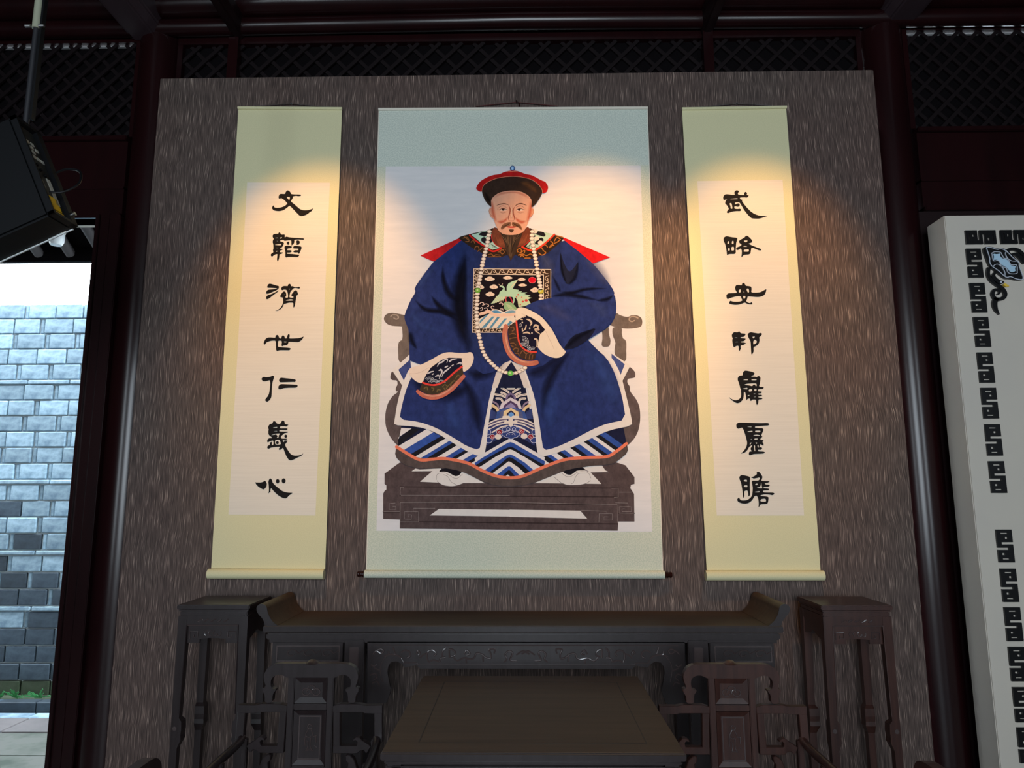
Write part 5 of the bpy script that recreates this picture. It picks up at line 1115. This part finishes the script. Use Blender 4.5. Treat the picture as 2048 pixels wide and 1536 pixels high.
ink_char(rs, (1435, 555), q, [['915,215 970,205 1010,230 1040,315 1160,325 1250,345 1265,440 1245,565 1450,570 1600,550 1720,480 1820,435 1800,530 1750,650 1630,715 1500,735 1300,720 1115,705 1100,800 1060,880 1100,930 1220,965 1240,915 1290,950 1290,1005 1150,1000 1060,960 1010,930 900,980 780,1015 650,1022 520,1005 430,975 440,910 475,865 560,905 700,912 830,905 930,860 890,790 860,690 700,705 560,740 450,780 365,815 335,760 320,660 380,595 550,585 700,580 715,550 660,460 645,370 690,285 800,285 900,300', '785,470 860,430 855,560 785,565', '1065,430 1145,410 1170,470 1170,565 1115,560', '960,560 980,510 1005,555', '930,695 1040,690 1030,760 980,820']])
ink_char(rs, (1445, 650), q, [['340,360 420,265 560,285 615,230 670,315 850,325 850,370 800,440 660,455 670,490 855,505 850,540 800,600 665,620 680,650 800,655 875,680 780,750 670,765 665,850 680,875 630,980 600,930 595,770 500,785 430,835 395,800 380,710 365,640 360,540 390,490 355,470', '425,475 490,462 555,470 545,482', '420,640 560,620 575,640'], ['935,330 1030,270 1180,295 1330,320 1400,295 1460,320 1465,350 1430,410 1355,460 1375,560 1350,690 1270,770 1145,830 1155,1000 1085,1115 1065,1060 1055,850 1040,600 1000,540 940,420', '1100,435 1215,430 1135,515', '1140,600 1200,540 1270,595 1270,660 1140,745']])
ink_char(rs, (1445, 735), q, [['750,200 790,140 850,115 1000,140 1110,165 1190,210 1170,270 1140,295 1060,310 1070,340 1240,345 1270,370 1300,325 1360,320 1410,380 1400,500 1380,610 1350,720 1500,725 1540,755 1480,805 1330,800 1300,890 1440,895 1470,920 1430,965 1320,970 1330,1020 1440,1015 1480,1045 1400,1080 1320,1085 1330,1120 1490,1140 1460,1190 1330,1190 1325,1330 1275,1410 1250,1330 1240,1195 1095,1195 1060,1250 1025,1230 1020,1150 935,1160 890,1240 880,1150 845,920 790,905 785,1050 770,1160 700,1260 640,1310 550,1335 480,1310 370,1240 290,1170 235,1090 300,1160 400,1210 500,1225 600,1195 680,1110 690,1000 680,870 690,815 655,780 640,700 600,560 560,470 565,370 640,300 750,295', '745,470 850,440 950,440 945,480', '1072,440 1265,430 1260,480 1072,480', '795,640 900,605 1160,590 1265,600 1265,700 1230,700 1200,640 1150,640 1095,700 990,670', '720,790 800,775 920,750 930,820', '960,870 990,810 1090,800 1095,880 1000,905', '1175,800 1265,800 1255,880 1175,880', '930,1040 1000,1020 1000,1060 935,1060', '1140,995 1160,975 1215,970 1210,1000', '1140,1105 1225,1085 1225,1110']])
ink_char(rs, (1455, 835), q, [['320,260 390,195 500,190 900,205 1250,215 1490,205 1560,255 1520,300 1400,305 1170,325 1020,335 1010,385 1220,400 1270,390 1330,430 1335,480 1290,570 1250,680 1300,715 1250,760 1210,810 1230,830 1340,840 1330,870 1290,910 1340,980 1335,1060 1215,985 1205,1050 1170,1110 1230,1100 1285,1130 1270,1180 1210,1210 1140,1190 1120,1260 1340,1270 1395,1295 1340,1345 1200,1355 960,1360 830,1415 785,1380 800,1270 910,1260 855,1200 860,1130 910,1070 915,1020 800,1090 740,1210 650,1300 560,1330 480,1345 600,1250 700,1100 730,950 700,800 650,620 600,470 545,375 470,395 400,425 330,380', '700,352 890,335 890,370', '735,515 925,490 925,540 750,540', '1015,490 1225,485 1215,550 1030,550', '940,660 1080,635 1205,660 1200,685 1000,680', '835,810 905,800 900,825', '990,830 1000,780 1120,780 1120,815', '820,1040 835,940 905,930', '1030,920 1110,940 1070,995', '975,1020 1025,1050 1015,1130 1030,1255 1000,1255', '1100,1050 1150,1010 1160,1120 1130,1120']])
ink_char(rs, (1455, 935), 18.073, [['420,340 480,275 560,275 790,325 815,400 800,600 805,800 815,1000 750,1050 745,940 720,825 600,850 605,950 610,1040 565,1110 550,1000 530,800 490,560 430,430', '580,455 640,440 695,440 705,520 590,495', '580,700 600,645 710,635 720,715'],
    ['1045,170 1080,145 1130,150 1200,230 1260,330 1240,420 1210,480 1350,490 1480,490 1520,515 1440,555 1335,570 1370,615 1490,620 1530,655 1470,695 1310,705 1280,750 1500,765 1490,815 1450,825 1285,830 1275,890 1350,905 1650,905 1695,940 1630,1005 1500,975 1330,965 1175,1005 1200,1025 1440,1050 1480,1080 1465,1230 1440,1300 1380,1320 1260,1320 1175,1340 1160,1390 1110,1445 1125,1350 1120,1220 1100,1110 1050,1010 960,1040 920,1130 850,1220 740,1290 640,1305 530,1300 440,1270 370,1230 340,1160 370,1110 410,1080 450,1160 500,1190 620,1190 720,1170 820,1100 880,1020 900,900 910,720 890,620 870,520 890,475 1000,475 1120,475 1170,390 1140,355 1080,375 930,405 915,380 850,375 870,350 950,320 1060,245', '985,630 1010,590 1080,575 1080,635', '1030,735 1160,705 1195,640 1205,565 1225,565 1235,690 1260,755 1160,760', '975,885 1040,870 1150,850 1160,900 985,900', '1175,1225 1200,1140 1370,1120 1395,1220 1340,1235']])

# ------------------------------------------------------------------ warm picture spotlights under the front purlin
def spot(x, tgt, label, e):
    y, z_ = -1.62, 4.50
    t = thing('picture_spotlight', (x, y, z_), label, 'spotlight', 'picture spotlights above the scrolls')
    loc = Vector((x, y, z_-.06)); d = (Vector(tgt)-loc).normalized()
    MB().tube([loc-d*.14, loc-d*.02], [.035, .045], 18).build('lamp_can', M_plastic, t, smooth=True)
    MB().tube([loc-d*.035, loc-d*.03], .04, 18).build('lens', M_bulb, t, smooth=True)
    MB().box(x-.012, x+.012, y-.012, y+.012, z_-.05, z_+.08).build('bracket', M_plastic, t)
    ld = bpy.data.lights.new('spot', 'SPOT'); ld.energy = e; ld.color = (1.0, .50, .13); ld.spot_size = math.radians(SPOT_SIZE); ld.spot_blend = .75; ld.shadow_soft_size = .03
    lo = bpy.data.objects.new('spot_beam', ld); COL.objects.link(lo); lo.parent = t
    lo.rotation_euler = d.to_track_quat('-Z', 'Y').to_euler(); lo.location = loc+d*.01-t.location
SPOT_SIZE = 42
struct(MB().tube([(-5.2, -1.62, 4.66), (5.2, -1.62, 4.66)], .08, 16).build('trim_25', M_lac, smooth=True))
spot(-1.16, (-1.12, 0, 2.60), 'black picture spotlight above the left calligraphy scroll', 230)
spot(.50, (.40, 0, 2.60), 'black picture spotlight above the portrait scroll', 230)
spot(1.36, (1.33, 0, 2.60), 'black picture spotlight above the right calligraphy scroll', 230)
